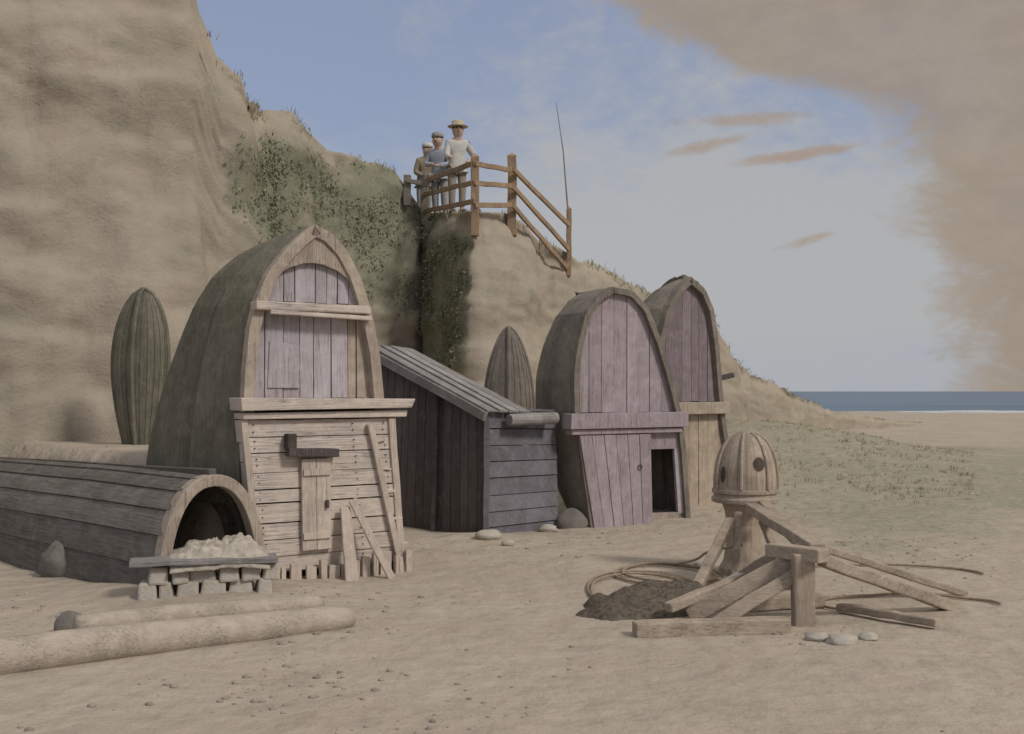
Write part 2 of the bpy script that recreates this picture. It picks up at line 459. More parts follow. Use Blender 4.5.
def sand_mat():
    m, nt, b = new_mat('beach_sand')
    v = coords(nt)
    n1 = tex_noise(nt, v, .55, 8, .6); n2 = tex_noise(nt, v, 9, 6, .7); n3 = tex_noise(nt, v, 70, 3, .7)
    c = mixc(nt, maprange(nt, n1, .3, .7), (.40, .335, .265), (.48, .415, .335))
    c = mixc(nt, math_n(nt, 'MULTIPLY', maprange(nt, n2, .45, .75), .45), c, (.27, .215, .165))
    c = mixc(nt, math_n(nt, 'MULTIPLY', maprange(nt, n3, .55, .75), .4), c, (.22, .18, .145))
    a = node(nt, 'ShaderNodeAttribute'); a.attribute_name = 'green'
    f = math_n(nt, 'MULTIPLY', a.outputs['Fac'], maprange(nt, n2, .25, .6))
    c = mixc(nt, f, c, (.235, .24, .165))
    nt.links.new(c, b.inputs['Base Color'])
    n5 = tex_noise(nt, v, 1.7, 6, .62, .4)
    c = mixc(nt, math_n(nt, 'MULTIPLY', maprange(nt, n5, .5, .66), .4), c, (.43, .335, .275))
    c = mixc(nt, math_n(nt, 'MULTIPLY', maprange(nt, n5, .46, .34), .4), c, (.315, .28, .225))
    nt.links.new(c, b.inputs['Base Color'])
    vo = node(nt, 'ShaderNodeTexVoronoi'); vo.feature = 'SMOOTH_F1'; vo.inputs['Scale'].default_value = 3.4; vo.inputs['Smoothness'].default_value = .6
    nt.links.new(coords(nt, (1, 1, .2)), vo.inputs['Vector'])
    n6 = tex_noise(nt, v, 3.5, 4, .55)
    hh = math_n(nt, 'ADD', math_n(nt, 'MULTIPLY', vo.outputs['Distance'], .9), math_n(nt, 'MULTIPLY', n6, 1.6))
    hh = math_n(nt, 'ADD', hh, math_n(nt, 'ADD', math_n(nt, 'MULTIPLY', n2, .45), math_n(nt, 'MULTIPLY', n3, .16)))
    bump(nt, b, hh, .6, .07)
    return m
M['sand'] = sand_mat()
g = gm.build('beach', M['sand'], smooth=True); tag(g, kind='structure')
at_ = g.data.attributes.new('green', 'FLOAT', 'POINT')
def green_at(X, Y):
    w = fbm((X, Y, 2), .35, 4)
    a = ss(.0, .6, 1 - abs((math.log(max(Y, 1)) - math.log(22)) / .62) + w * 1.3) * ss(2.6, 4.6, X + w) * .85
    return a
at_.data.foreach_set('value', [green_at(x, y) for x, y, z in gm.v])

# sea
sm = MB(); SX = spread(-3000, 6000, 60, 40, 120); SY = spread(120, 9000, 180, 60, 60)
sm.v = [(x, y, -2.0) for y in SY for x in SX]; n_ = len(SX)
sm.f = [(j*n_+i, j*n_+i+1, (j+1)*n_+i+1, (j+1)*n_+i) for j in range(len(SY)-1) for i in range(n_-1)]
m, nt, b = new_mat('sea_water'); b.inputs['Roughness'].default_value = .45; b.inputs['Specular IOR Level'].default_value = .12
vc = coords(nt, (.02, .12, 1)); w1 = tex_noise(nt, vc, 2.0, 6, .6); w2 = tex_noise(nt, coords(nt, (.004, .012, 1)), 1.5, 4, .6)
c = mixc(nt, maprange(nt, w2, .35, .65), (.105, .165, .245), (.16, .215, .28))
c = mixc(nt, maprange(nt, w1, .62, .74, 0, .35), c, (.4, .43, .45))
nt.links.new(c, b.inputs['Base Color']); bump(nt, b, w1, .5, .4)
tag(sm.build('sea', m), kind='structure')
# breakers where the water meets the sand
fm = MB()
for (Yc, x0, x1) in ((184, 70, 118), (176, 62, 84), (168, 82, 120), (192, 58, 100), (160, 96, 126)):
    n = 60; vs, fs = [], []
    for i in range(n + 1):
        x = lerp(x0, x1, i / n); w = (.8 * abs(noise.noise(Vector((x*.2, Yc, 0)))) + .1) * math.sin(math.pi * i / n)
        y = Yc + 3 * noise.noise(Vector((x * .06, Yc * 3, 1))); zz = max(-1.97, ground(x, y) + .05)
        vs += [(x, y - w, zz), (x, y, zz + .22 * math.sin(math.pi * i / n)), (x, y + w, zz)]
    for i in range(n): fs += [(3*i, 3*i+3, 3*i+4, 3*i+1), (3*i+1, 3*i+4, 3*i+5, 3*i+2)]
    fm.add(vs, fs)
tag(fm.build('surf_foam', M['foam'], smooth=True), 'thin white lines of surf breaking along the far shore', 'surf', kind='stuff')
# far headland
hm = MB(); hn = 60; vs, fs = [], []
for i in range(hn + 1):
    x = lerp(-60, 78, i / hn); h = 8.2 * ss(0, .45, 1 - i / hn) * (1 + .25 * noise.noise(Vector((x * .06, 0, 0)))) - 2.2
    for (dy, k) in ((-16, 0), (-8, .6), (0, 1), (25, 1.05), (60, 0)): vs.append((x, 262 + dy + x * .1, -2.4 + (h + 2.4) * k))
for i in range(hn):
    for k in range(4): fs.append((5*i+k, 5*i+5+k, 5*i+6+k, 5*i+1+k))
hm.add(vs, fs)
tag(hm.build('headland', stone_like('far_headland_earth', (.36, .34, .31), (.44, .41, .38), .05, .2), smooth=True), kind='structure')

# ================================================================== cliff
ST = [  # px, distance, row of the top edge, direction of the top going back
    (-420, 12.5, -160, (-.3, 1)), (-150, 13.6, -150, (-.3, 1)), (20, 14.4, -80, (-.3, 1)), (120, 15.0, -75, (-.3, 1)), (188, 15.5, -55, (-.3, 1)), (203, 15.7, 15, (-.3, 1)), (218, 15.8, 54, (-.3, 1)), (246, 16.0, 76, (-.3, 1)),
    (258, 16.2, 104, (-.3, 1)), (261, 19.0, 112, (-.1, 1)), (298, 19.8, 113, (-.1, 1)), (306, 20.0, 126, (0, 1)), (330, 20.6, 148, (0, 1)), (362, 21.2, 158, (0, 1)),
    (395, 22.0, 172, (0, 1)), (403, 22.2, 179, (0, 1)), (419, 22.8, 200, (0, 1)), (425, 22.9, 213, (0, 1)), (475, 20.0, 210, (0, 1)), (514, 20.7, 212, (0, 1)),
    (545, 21.5, 238, (.1, 1)), (578, 22.4, 256, (.1, 1)), (602, 23.4, 266, (.2, 1)), (626, 24.4, 282, (.2, 1)), (662, 26.0, 298, (.2, 1)), (700, 28.0, 306, (.2, 1)),
    (716, 29.5, 320, (.2, 1)), (732, 31.0, 348, (.2, 1)), (748, 33.0, 371, (.2, 1)), (775, 37.0, 383, (.2, 1)), (802, 43.0, 396, (.2, 1)), (835, 52.0, 411, (.2, 1)), (900, 70.0, 421, (.2, 1)), (985, 95.0, 424, (.2, 1))]
path = []
for i in range(len(ST) - 1):
    a, b = ST[i], ST[i+1]; A, B = at(a[0], a[2], a[1]), at(b[0], b[2], b[1])
    n = max(2, int((Vector((A.x, A.y)) - Vector((B.x, B.y))).length / (.11 if A.y < 26 else .35)))
    for k in range(n):
        t = k / n; path.append((A.lerp(B, t), Vector((lerp(a[3][0], b[3][0], t), lerp(a[3][1], b[3][1], t), 0))))
for i, (p, d) in enumerate(path):
    if p.y < 60: p.z += (.22 * fbm((p.x, p.y, 0), 1.1, 4) + .10 * fbm((p.x, p.y, 4), 4.0, 3)) * (.35 if 22.9 > p.y and 425 < proj(p)[0] < 520 else 1)
tops = [p for p, d in path]
cm = MB(); moss = []; ROWS = 104; CAP = (.12, .3, .6, 1.0, 1.6, 2.6, 4.5, 8, 16, 34)
REG = [(330, 250, 90, 60, .5), (390, 190, 30, 40, .7), (290, 185, 48, 60, .85), (248, 175, 24, 42, .7), (345, 205, 66, 50, .9), (385, 255, 52, 70, .75), (442, 300, 40, 110, 1.5), (412, 225, 20, 28, .8), (360, 300, 60, 60, .4), (500, 330, 26, 50, .15), (150, 130, 60, 40, .18), (90, 250, 60, 60, .12)]
def moss_at(p, nrm_x):
    if p.y < 1: return 0
    px, py = proj(p); w = fbm((p.x, p.y * .5, p.z), 1.1, 4); v = 0
    for cx, cy, rx, ry, s_ in REG:
        if cx > 425 and cx < 460 and nrm_x > -.35: continue
        d = math.hypot((px - cx) / rx, (py - cy) / ry)
        v = max(v, s_ * (1 - ss(.55, 1.2, d + w * .9)))
    return v
NP = len(path); NR = ROWS + 1 + len(CAP); surf = []
for i, (T, bd) in enumerate(path):
    a, b = tops[max(i-2, 0)], tops[min(i+2, NP-1)]
    d = Vector((b.x-a.x, b.y-a.y, 0)).normalized(); nr = Vector((d.y, -d.x, 0))
    base = -.6 if T.y < 24 else -2.6
    for j in range(NR):
        if j <= ROWS:
            t = j / ROWS; z = lerp(base, T.z, t); hgt = T.z - base
            p = Vector((T.x, T.y, z)) + nr * (.10 * (T.z - z) + .5 * math.exp(-max(0, z - base) / .7))
            ledge = .10 * (abs(noise.noise(Vector((T.x*.5, T.y*.5, z * .9)))) ** .6 - .5) + .10 * (noise.noise(Vector((T.x*.15, T.y*.15, z * 1.1 + fbm((p.x, p.y, 0), .4, 2)))))
            amp = .55 * fbm((p.x, p.y, z * .7), .42, 3) + .22 * fbm((p.x, p.y, z * .5), 1.7, 4) + .10 * fbm((p.x, p.y, z), 5.5, 3)
            zq = z * 1.15 + .9 * fbm((p.x, p.y, z * .3), .35, 3); fr_ = zq - math.floor(zq)
            ledge += .09 * (ss(0, .82, fr_) - ss(.82, 1.0, fr_) - .4) * ss(-.12, .22, fbm((p.x, p.y, z), .5, 3) + .05)
            crack = -.10 * ss(.86, 1.0, 1 - abs(noise.noise(Vector((p.x * .8, p.y * .8, z * .12)))))
            k = ss(0, .04, 1 - t) * (1 if T.y < 34 else .6)
            p = p + nr * ((amp * .8 + ledge + crack) * lerp(.25, 1, k)) - nr * (.12 * (1 - ss(0, .10, 1 - t)))
        else:
            s_ = CAP[j - ROWS - 1]
            p = Vector((T.x, T.y, T.z)) + bd * s_ - nr * .12
            p.z += min(.12, s_ * .06) + .07 * fbm((p.x, p.y, 1), 1.2, 3) * ss(0, .6, s_)
            if T.y > 30: p.z = T.z - min(2.5, s_ * .12)
        cm.v.append(tuple(p)); moss.append(moss_at(p, nr.x) if j <= ROWS else .7 * ss(.1, .6, CAP[j-ROWS-1]))
        surf.append(nr)
cm.f = [(i*NR+j, (i+1)*NR+j, (i+1)*NR+j+1, i*NR+j+1) for i in range(NP-1) for j in range(NR-1)]
def cliff_mat():
    m, nt, b = new_mat('sandstone_cliff')
    v = coords(nt); vs_ = coords(nt, (1, 1, 1.5)); vv = coords(nt, (3.2, 3.2, .5))
    n1 = tex_noise(nt, v, .55, 7, .62); n2 = tex_noise(nt, vs_, 3.2, 8, .66); n3 = tex_noise(nt, v, 22, 4, .65); n4 = tex_noise(nt, vv, 1.0, 6, .6, .5)
    c = mixc(nt, maprange(nt, n1, .32, .68), (.325, .28, .22), (.41, .35, .28))
    c = mixc(nt, math_n(nt, 'MULTIPLY', maprange(nt, n2, .48, .72), .5), c, (.30, .255, .195))
    c = mixc(nt, math_n(nt, 'MULTIPLY', maprange(nt, n4, .55, .72), .4), c, (.25, .22, .165))
    c = mixc(nt, math_n(nt, 'MULTIPLY', maprange(nt, n3, .58, .75), .3), c, (.2, .17, .13))
    nd = node(nt, 'ShaderNodeTexNoise'); nd.inputs['Scale'].default_value = 1.1; nd.inputs['Detail'].default_value = 5; nt.links.new(v, nd.inputs['Vector'])
    wv = node(nt, 'ShaderNodeVectorMath', operation='MULTIPLY_ADD'); nt.links.new(nd.outputs['Color'], wv.inputs[0]); wv.inputs[1].default_value = (1.3, 1.3, 1.3); nt.links.new(coords(nt, (1, 1, .45)), wv.inputs[2])
    vo = node(nt, 'ShaderNodeTexVoronoi'); vo.feature = 'DISTANCE_TO_EDGE'; vo.inputs['Scale'].default_value = .75; nt.links.new(wv.outputs[0], vo.inputs['Vector'])
    crk = math_n(nt, 'MULTIPLY', maprange(nt, vo.outputs['Distance'], 0, .022, 1, 0), maprange(nt, n1, .42, .56))
    c = mixc(nt, math_n(nt, 'MULTIPLY', crk, .08), c, (.15, .13, .10))
    n7 = tex_noise(nt, v, 1.9, 6, .65, .5)
    c = mixc(nt, math_n(nt, 'MULTIPLY', maprange(nt, n7, .52, .68), .45), c, (.40, .315, .25))
    c = mixc(nt, math_n(nt, 'MULTIPLY', maprange(nt, n7, .46, .34), .45), c, (.27, .255, .19))
    a = node(nt, 'ShaderNodeAttribute'); a.attribute_name = 'moss'
    f = math_n(nt, 'ADD', a.outputs['Fac'], math_n(nt, 'MULTIPLY', math_n(nt, 'SUBTRACT', n2, .5), .9))
    f = math_n(nt, 'MULTIPLY', maprange(nt, f, .2, .85, 0, .92), maprange(nt, a.outputs['Fac'], 0, .2))
    c = mixc(nt, f, c, mixc(nt, maprange(nt, n3, .35, .65), (.165, .17, .115), (.245, .24, .17)))
    nt.links.new(c, b.inputs['Base Color'])
    hh = math_n(nt, 'ADD', math_n(nt, 'ADD', n2, math_n(nt, 'ADD', math_n(nt, 'MULTIPLY', n7, .4), math_n(nt, 'MULTIPLY', n4, .7))), math_n(nt, 'MULTIPLY', n3, .5))
    bump(nt, b, math_n(nt, 'SUBTRACT', hh, math_n(nt, 'MULTIPLY', crk, .1)), .5, .05)
    return m
co = cm.build('cliff', cliff_mat(), smooth=True); tag(co, kind='structure')
co.data.attributes.new('moss', 'FLOAT', 'POINT').data.foreach_set('value', moss)

# creeper on the mossy faces
iv = MB(); cnt = 0
while cnt < 9000:
    i = random.randrange(2, NP - 2); j = random.randrange(10, ROWS); k = i * NR + j
    if moss[k] < .45 or random.random() > moss[k] * .8: continue
    p = Vector(cm.v[k]) + Vector((random.uniform(-.07, .07), random.uniform(-.07, .07), random.uniform(-.06, .06))) + surf[k] * random.uniform(.0, .07)
    if fbm(p, 1.3, 3) < -.02: continue
    s_ = random.uniform(.016, .04); r = Matrix.Rotation(random.uniform(0, 6.28), 3, Vector(surf[k]) + Vector((random.uniform(-.6, .6), random.uniform(-.6, .6), random.uniform(-.2, .8))))
    t = surf[k].cross(Vector((0, 0, 1))).normalized(); up = Vector((0, 0, 1))
    q = [r @ (t * -s_ * .6), r @ (up * -s_), r @ (t * s_ * .6), r @ (up * s_)]
    iv.add([p + x for x in q], [(0, 1, 2, 3)]); cnt += 1
tag(iv.build('creeper', M['leaf']), 'grey green creeper and moss clinging to the cliff face below the fence', 'creeper', kind='stuff')
# dry grass along the brow
gb = MB()
for _ in range(4200):
    i = random.randrange(2, NP - 2); T = tops[i]
    if T.y > 48: continue
    if fbm(T, .8, 3) < -.16: continue
    k = i * NR + random.randrange(ROWS - 3, ROWS + 4); p = Vector(cm.v[k]) + Vector((random.uniform(-.1, .1), random.uniform(-.1, .1), -.02))
    h = random.uniform(.04, .14) * (1 + 1.0 * max(0, fbm(p, 1.1, 2))); ln = Vector((random.uniform(-.5, .5), random.uniform(-.5, .3), 1)).normalized() * h
    w = Vector((random.uniform(-1, 1), random.uniform(-1, 1), 0)).normalized() * .009
    gb.add([p - w, p + w, p + ln * .6 + w * .7, p + ln * 1.0 + Vector((ln.x, ln.y, 0)) * .5, p + ln * .6 - w * .7], [(0, 1, 2, 3, 4)])
for _ in range(2600):                                              # thin tufts on the bank by the beach
    Y = random.uniform(16, 36); X = random.uniform(.17, .42) * Y
    if green_at(X, Y) < random.uniform(.3, .9) or fbm((X, Y, 6), 1.2, 3) < 0: continue
    p = Vector((X, Y, ground(X, Y) - .01))
    for _k in range(4):
        h = random.uniform(.03, .10); ln = Vector((random.uniform(-.6, .6), random.uniform(-.6, .3), 1)).normalized() * h; w = Vector((1, random.uniform(-.5, .5), 0)).normalized() * .008
        gb.add([p - w, p + w, p + ln], [(0, 1, 2)]); p = p + Vector((random.uniform(-.06, .06), random.uniform(-.06, .06), 0))
tag(gb.build('grass', M['blade']), 'dry grass tufts growing along the cliff brow and the bank by the beach', 'grass', kind='stuff')

# ================================================================== big pale boat shed
rot = lambda fr: fr.a
A = thing('boat_shed', 'tall upended half boat shed with pale boarded front and dark tarred hull', 'boat shed', FA.o, FA.a, 'sheds made of upended boats')
archA = Arch(FA, [(241,410),(243,370),(247,330),(254,299),(266,272),(283,250),(299,235)], [(312,225),(328,233),(344,250),(358,277),(369,312),(377,352),(382,405)])
zb = .70; n = 28
zs = [lerp(zb, archA.top - .004, 1 - (1 - i/(n-1))**1.7) for i in range(n)]
silA = [(303,219),(290,224),(262,238),(236,256),(214,278),(199,300),(187,328),(174,362),(163,396),(155,425),(149,450),(140,560)]
ds = [1.95 * max(.02, 1 - max(0, (z - .95) / (archA.top - .95)) ** 2.1) ** .75 + .04 for z in zs]
flA = hull_flares(FA, archA, zs, ds, silA, .05)
for _ in range(3): flA = [flA[0]] + [(flA[i-1] + 2*flA[i] + flA[i+1]) / 4 for i in range(1, n-1)] + [flA[-1]]
print('flareA', [round(x, 2) for x in flA])
h = MB(); hull(h, archA, zs, ds, 16, .15, .05, .024, flA); h.build('hull', M['tar'], A, smooth=False, solid=.025)
h = MB(); keel(h, archA, zs, ds, .06); h.build('keel', M['tar'], A, bevel=.008)
h = MB(); rim_band(h, archA, 1.3, .10, -.06, .07); h.build('gunwale', M['rim'], A, bevel=.01)
h = MB(); ch = [(archA.l(z, .06), z) for z in (2.56, 2.66, 2.76, 2.86, 2.96, 3.04, 3.11)]; cr = [(archA.r(z, .06), z) for z in (3.11, 3.04, 2.96, 2.86, 2.76, 2.66, 2.56)]
arc = [(lerp(cr[-1][0], ch[0][0], t), 2.56 + .30 * math.sin(math.pi * t) ** .6) for t in (.12, .25, .4, .5, .6, .75, .88)]
h.prism(ch + cr + arc, -.035, -.005); h.build('apex_board', M['rim'], A, bevel=.004)
uzA = lambda px, py, v=0.0: FA.uz(px, py, v)
z300 = uzA(305, 303)[1]; z320 = uzA(305, 320)[1]; z400 = uzA(320, 399)[1]; z416 = uzA(320, 412)[1]
h = MB(); vboards(h, archA, archA.l(z300, .07), archA.r(z300, .07), z300, 9, .02, .025, .05); h.build('gable_panel', M['lilac'], A, bevel=.003)
u350 = uzA(349, 360)[0]
h = MB(); vboards(h, archA, archA.l(z400, .07), u350, z400, 6, .03, .025, .05, z300 - .01); h.build('upper_panel', M['lilac'], A, bevel=.003)
h = MB(); vboards(h, archA, u350 + .004, archA.r(z400, .06), z400, 3, .035, .025, .05, z300 - .01)
o = h.build('side_panel', M['rim'], A, bevel=.003); o['label'] = 'bare brown boards at the right of the lilac panel'
h = MB(); h.box(((archA.l(z300)+archA.r(z300))/2 - .02, -.05, (z300 + z320)/2 + .03), (archA.r(z300)-archA.l(z300) + .0, .16, .075)); h.box(((archA.l(z300)+archA.r(z300))/2 + .05, -.10, (z300+z320)/2 - .035), (archA.r(z300)-archA.l(z300) - .12, .06, .04), Matrix.Rotation(R(1.5), 3, 'Y'))
h.build('cross_beam', M['pale_h'], A, bevel=.01)
# ledge
l0, r0 = uzA(239, 408, -.12)[0], uzA(410, 408, -.12)[0]
h = MB()
h.prism([(l0, z416 + .02), (r0 - .02, z416 + .035), (r0 + .02, z400 + .0), (l0 - .01, z400 + .015)], -.2, .12)
h.prism([(l0 + .03, z416 - .055), (r0 - .05, z416 - .05), (r0 - .04, z416 + .012), (l0 + .03, z416 + .0)], -.15, .10)
h.build('ledge', M['pale_h'], A, bevel=.008)
# lower front
zl, ul = [], []
LB = [uzA(262, 585, -.1), uzA(244, 416, -.1)]; RB = [uzA(402, 573, -.1), uzA(390, 414, -.1)]
lfun = lambda z: interp([LB[0][1], LB[1][1]], [LB[0][0], LB[1][0]], z); rfun = lambda z: interp([RB[0][1], RB[1][1]], [RB[0][0], RB[1][0]], z)
zbot = .10
h = MB(); hboards(h, None, zbot, z416 - .06, 9, -.1, .03, ul=lfun, ur=rfun); nf = len(h.f)
for k in range(9):
    zz = lerp(zbot, z416 - .06, (k + .5) / 9)
    for uu in (lfun(zz) + .07, lerp(lfun(zz), rfun(zz), .72), rfun(zz) - .08):
        for dz in (-.03, .03): h.box((uu + random.uniform(-.008, .008), -.105, zz + dz + random.uniform(-.006, .006)), (.010, .016, .010))
o = h.build('front_boarding', M['pale_h'], A, bevel=.002); o.data.materials.append(M['iron'])
for p in o.data.polygons:
    if p.index >= nf: p.material_index = 1
h = MB()
h.beam((lfun(.0)-.0, -.085, -.1), (lfun(z416)-.005, -.085, z416 - .06), .06, .07, seg=5, wob=.004)
h.build('corner_post', M['pale_v'], A, bevel=.006)
h = MB(); h.beam((rfun(.0) + .01, -.085, -.1), (rfun(z416) + .01, -.085, z416 - .06), .07, .08, seg=5, wob=.004)
h.build('corner_post', M['pale_v'], A, bevel=.006)
# side wall running back on the right and left
for nm, f_ in (('right', rfun), ('left', lfun)):
    h = MB(); sgn = 1 if nm == 'right' else -1
    a_, b_ = (f_(0), -.05, zbot - .2), (f_(0), .75, zbot - .2); c_, d_ = (f_(z416), .75, z416 - .06), (f_(z416), -.05, z416 - .06)
    h.quadboards(a_, b_, c_, d_, 8, .025, nrm=Vector((sgn, 0, 0))); h.build('side_boarding', M['pale_h'], A, bevel=.003)
# diagonal brace on the right of the front with its battens
p0, p1 = uzA(371, 424, -.16), uzA(404, 574, -.16)
h = MB(); h.beam((p0[0], -.13, p0[1]), (p1[0], -.13, p1[1]), .05, .06, seg=6, wob=.004)
h.build('brace', M['pale_v'], A, bevel=.006)
for k in range(5):
    h = MB(); t = .12 + k * .17; q = (lerp(p0[0], p1[0], t), lerp(p0[1], p1[1], t))
    h.beam((q[0] - .01, -.115, q[1]), (q[0] + .13, -.115, q[1] + random.uniform(-.02, .03)), .02, .022)
    h.build('batten', M['pale_h'], A, bevel=.003)
# narrow door with lintel
D0, D1 = uzA(302, 551, -.14), uzA(331, 458, -.14)
h = MB()
wd = (D1[0] - D0[0]) / 2
for k in range(2): h.prism([(D0[0] + k*wd + .003, D0[1]), (D0[0] + (k+1)*wd, D0[1] + .004), (D0[0] + (k+1)*wd - .01, D1[1]), (D0[0] + k*wd - .007, D1[1])], -.155, -.115)
for zz in (D0[1] + .13, D1[1] - .12): h.box((D0[0] + wd - .005, -.165, zz), (wd*2 - .02, .02, .06))
dr = h.build('door', M['pale_v'], A, bevel=.004)
dr['label'] = 'narrow warm brown plank door'
h = MB(); h.box((D1[0] - .05, -.172, (D0[1] + D1[1]) / 2), (.03, .03, .07)); h.build('handle', M['iron'], dr, bevel=.005)
e0, e1 = uzA(288, 452, -.18), uzA(338, 455, -.18)
h = MB(); h.beam((e0[0], -.17, e0[1]), (e1[0], -.17, e1[1] + .02), .09, .075, seg=3, wob=.003); h.build('lintel', M['dark_v'], A, bevel=.008)
h = MB(); h.box((e0[0] + .03, -.16, e0[1] + .09), (.09, .1, .14)); h.build('bracket', M['iron'], A, bevel=.012)
# short upright footing boards
h = MB(); u = lfun(0) - .03
while u < rfun(0) + .05:
    w_ = random.uniform(.05, .12); hh = random.uniform(.13, .22)
    h.prism([(u, -.25), (u + w_ - .01, -.25), (u + w_ - .012 + random.uniform(-.008, .008), hh - random.uniform(0, .03)), (u + random.uniform(-.008, .008), hh)], -.19 + random.uniform(-.02, .02), -.145)
    u += w_ + random.uniform(0, .035)
h.build('footing_boards', M['pale_v'], A, bevel=.004)
# pots on the lilac panel: a faint patch board
q0, q1 = uzA(268, 388, 0), uzA(300, 345, 0)
h = MB(); h.prism([(q0[0], q0[1]), (q1[0], q0[1]), (q1[0], q1[1]), (q0[0] + .02, q1[1] + .03)], .008, .028); h.build('patch_board', M['lilac'], A, bevel=.004)

# loose planks leaning on the front
def leaning(px0, py0, px1, py1, w, lab, v0=-.5, v1=-.17, rounded=False):
    a_, b_ = FA.uz(px0, py0, v0), FA.uz(px1, py1, v1)
    W0 = FA.world(a_[0], v0, a_[1]); W1 = FA.world(b_[0], v1, b_[1])
    W0.z = ground(W0.x, W0.y) - .01
    o = thing('loose_plank', lab, 'plank', W0, FA.a, 'planks leaning on the big shed')
    iM = (Matrix.Translation(W0) @ Matrix.Rotation(FA.a, 4, 'Z')).inverted()
    h = MB(); e = iM @ W1
    h.beam((0, 0, 0), e, w, .03, up=(0, -1, 0), seg=6, wob=.003, w2=w * (.75 if rounded else 1))
    h.build('board', M['pale_v'], o, bevel=.008)
leaning(352, 590, 345, 507, .13, 'short wide plank leaning on the big shed front beside its narrow door', -.35, -.17, True)
leaning(392, 586, 352, 500, .07, 'long thin plank slanting across the right of the big shed front', -.4, -.2)

# ================================================================== mauve shed
B = thing('boat_shed', 'upended half boat shed with mauve arched front and open doorway', 'boat shed', FB.o, FB.a, 'sheds made of upended boats')
archB = Arch(FB, [(590,534),(583,485),(577,440),(573,410),(572,375),(576,345),(584,313),(597,296),(611,287)], [(631,291),(647,308),(660,342),(671,378),(680,415),(684,450),(690,534)])
n = 28; zs = [lerp(-.1, archB.top - .004, 1 - (1 - i/(n-1))**1.5) for i in range(n)]
silB = [(612,277),(597,281),(580,291),(563,309),(549,333),(540,362),(536,392),(539,428),(551,470),(566,505),(579,530),(585,560)]
dB = hull_depths(FB, archB, zs, silB, .18, 2.4, .05)
for _ in range(3): dB = [dB[0]] + [(dB[i-1] + 2*dB[i] + dB[i+1]) / 4 for i in range(1, n-1)] + [dB[-1]]
print('depthB', [round(x, 2) for x in dB])
h = MB(); hull(h, archB, zs, dB, 16, .18, .05); h.build('hull', M['tar_grey'], B, solid=.025)
h = MB(); keel(h, archB, zs, dB, .06); h.build('keel', M['tar_grey'], B, bevel=.008)
h = MB(); rim_band(h, archB, -.1, .075, -.05, .07); h.build('gunwale', M['tar_grey'], B, bevel=.01)
uzB = lambda px, py, v=0.0: FB.uz(px, py, v)
zq = uzB(625, 413)[1]; zr = uzB(625, 429)[1]
h = MB(); vboards(h, archB, archB.l(zq, .07), archB.r(zq, .07), zq, 8, .02, .025, .06); h.build('arched_panel', M['mauve'], B, bevel=.003)
h = MB(); l0, r0 = uzB(569, 420, -.08)[0], uzB(686, 420, -.08)[0]
h.prism([(l0, zr + .01), (r0, zr + .02), (r0 + .01, zq + .01), (l0 + .01, zq)], -.13, .1)
h.prism([(l0 + .04, zr - .06), (r0 - .06, zr - .05), (r0 - .06, zr + .008), (l0 + .04, zr + .006)], -.09, .08)
h.build('ledge', M['mauve'], B, bevel=.008)
uj = uzB(650, 470)[0]; z448 = uzB(665, 449)[1]; zs_ = uzB(665, 512)[1]
h = MB(); h.prism([(uj, z448), (archB.r(z448, .06), z448), (archB.r(zr, .06), zr - .055), (uj, zr - .055)], .0, .04); h.build('transom_board', M['mauve'], B, bevel=.004)
h = MB(); h.prism([(uj - .06, 0), (uj, 0), (uj, zr - .06), (uj - .06, zr - .06)], .0, .06); h.build('door_jamb', M['mauve'], B, bevel=.004)
h = MB(); h.prism([(archB.r(0, .16), 0), (archB.r(0, .06), 0), (archB.r(zr, .06), zr - .06), (archB.r(zr, .13), zr - .06)], .0, .05); h.build('door_jamb', M['lilac'], B, bevel=.004)
h = MB(); h.prism([(uj, -.05), (archB.r(0, .06), -.05), (archB.r(0, .06), .12), (uj, .13)], .0, .08); h.build('threshold', M['rim'], B, bevel=.008)
# closed leaf
h = MB(); a0 = archB.l(0, .04); a1 = archB.l(zr, .02); nb = 6
for k in range(nb):
    t0, t1 = k / nb, (k + 1) / nb
    bl, br = lerp(a0, uj - .0, t0), lerp(a0, uj, t1) - .006; tl, tr = lerp(a1, uj - .03, t0), lerp(a1, uj - .03, t1) - .006
    j = random.uniform(-.004, .004)
    h.prism([(bl, -.02 + random.uniform(0, .03)), (br, -.02 + random.uniform(0, .03)), (tr, zr - .065), (tl, zr - .065)], -.07 + j, -.04 + j)
dr = h.build('door', M['mauve'], B, bevel=.004)
h = MB(); q = uzB(640, 467, -.08); h.tube([(q[0] + .03*math.cos(t*.7), -.085, q[1] + .03*math.sin(t*.7)) for t in range(10)], .006, 6); h.build('handle', M['iron'], dr, smooth=True)

# ================================================================== plum shed behind
C = thing('boat_shed', 'dark upended half boat shed with plum arched front, behind the mauve one', 'boat shed', FC.o, FC.a, 'sheds made of upended boats')
archC = Arch(FC, [(660,530),(656,480),(653,430),(653,380),(657,340),(665,308),(676,288)], [(688,277),(702,289),(711,310),(716,345),(719,385),(723,425),(733,480),(739,530)])
n = 24; zs = [lerp(-.1, archC.top - .004, 1 - (1 - i/(n-1))**1.5) for i in range(n)]
dC = [1.25 * (max(0, 1 - max(0, (z - .8) / (archC.top - .8)) ** 2.4)) ** .62 * lerp(.75, 1, ss(0, 1, z)) + .05 for z in zs]
h = MB(); hull(h, archC, zs, dC, 16, .18, .05); h.build('hull', M['tar_grey'], C, solid=.025)
h = MB(); keel(h, archC, zs, dC, .06); h.build('keel', M['tar_grey'], C, bevel=.008)
h = MB(); rim_band(h, archC, -.1, .09, -.06, .07); h.build('gunwale', M['tar_grey'], C, bevel=.01)
uzC = lambda px, py, v=0.0: FC.uz(px, py, v)
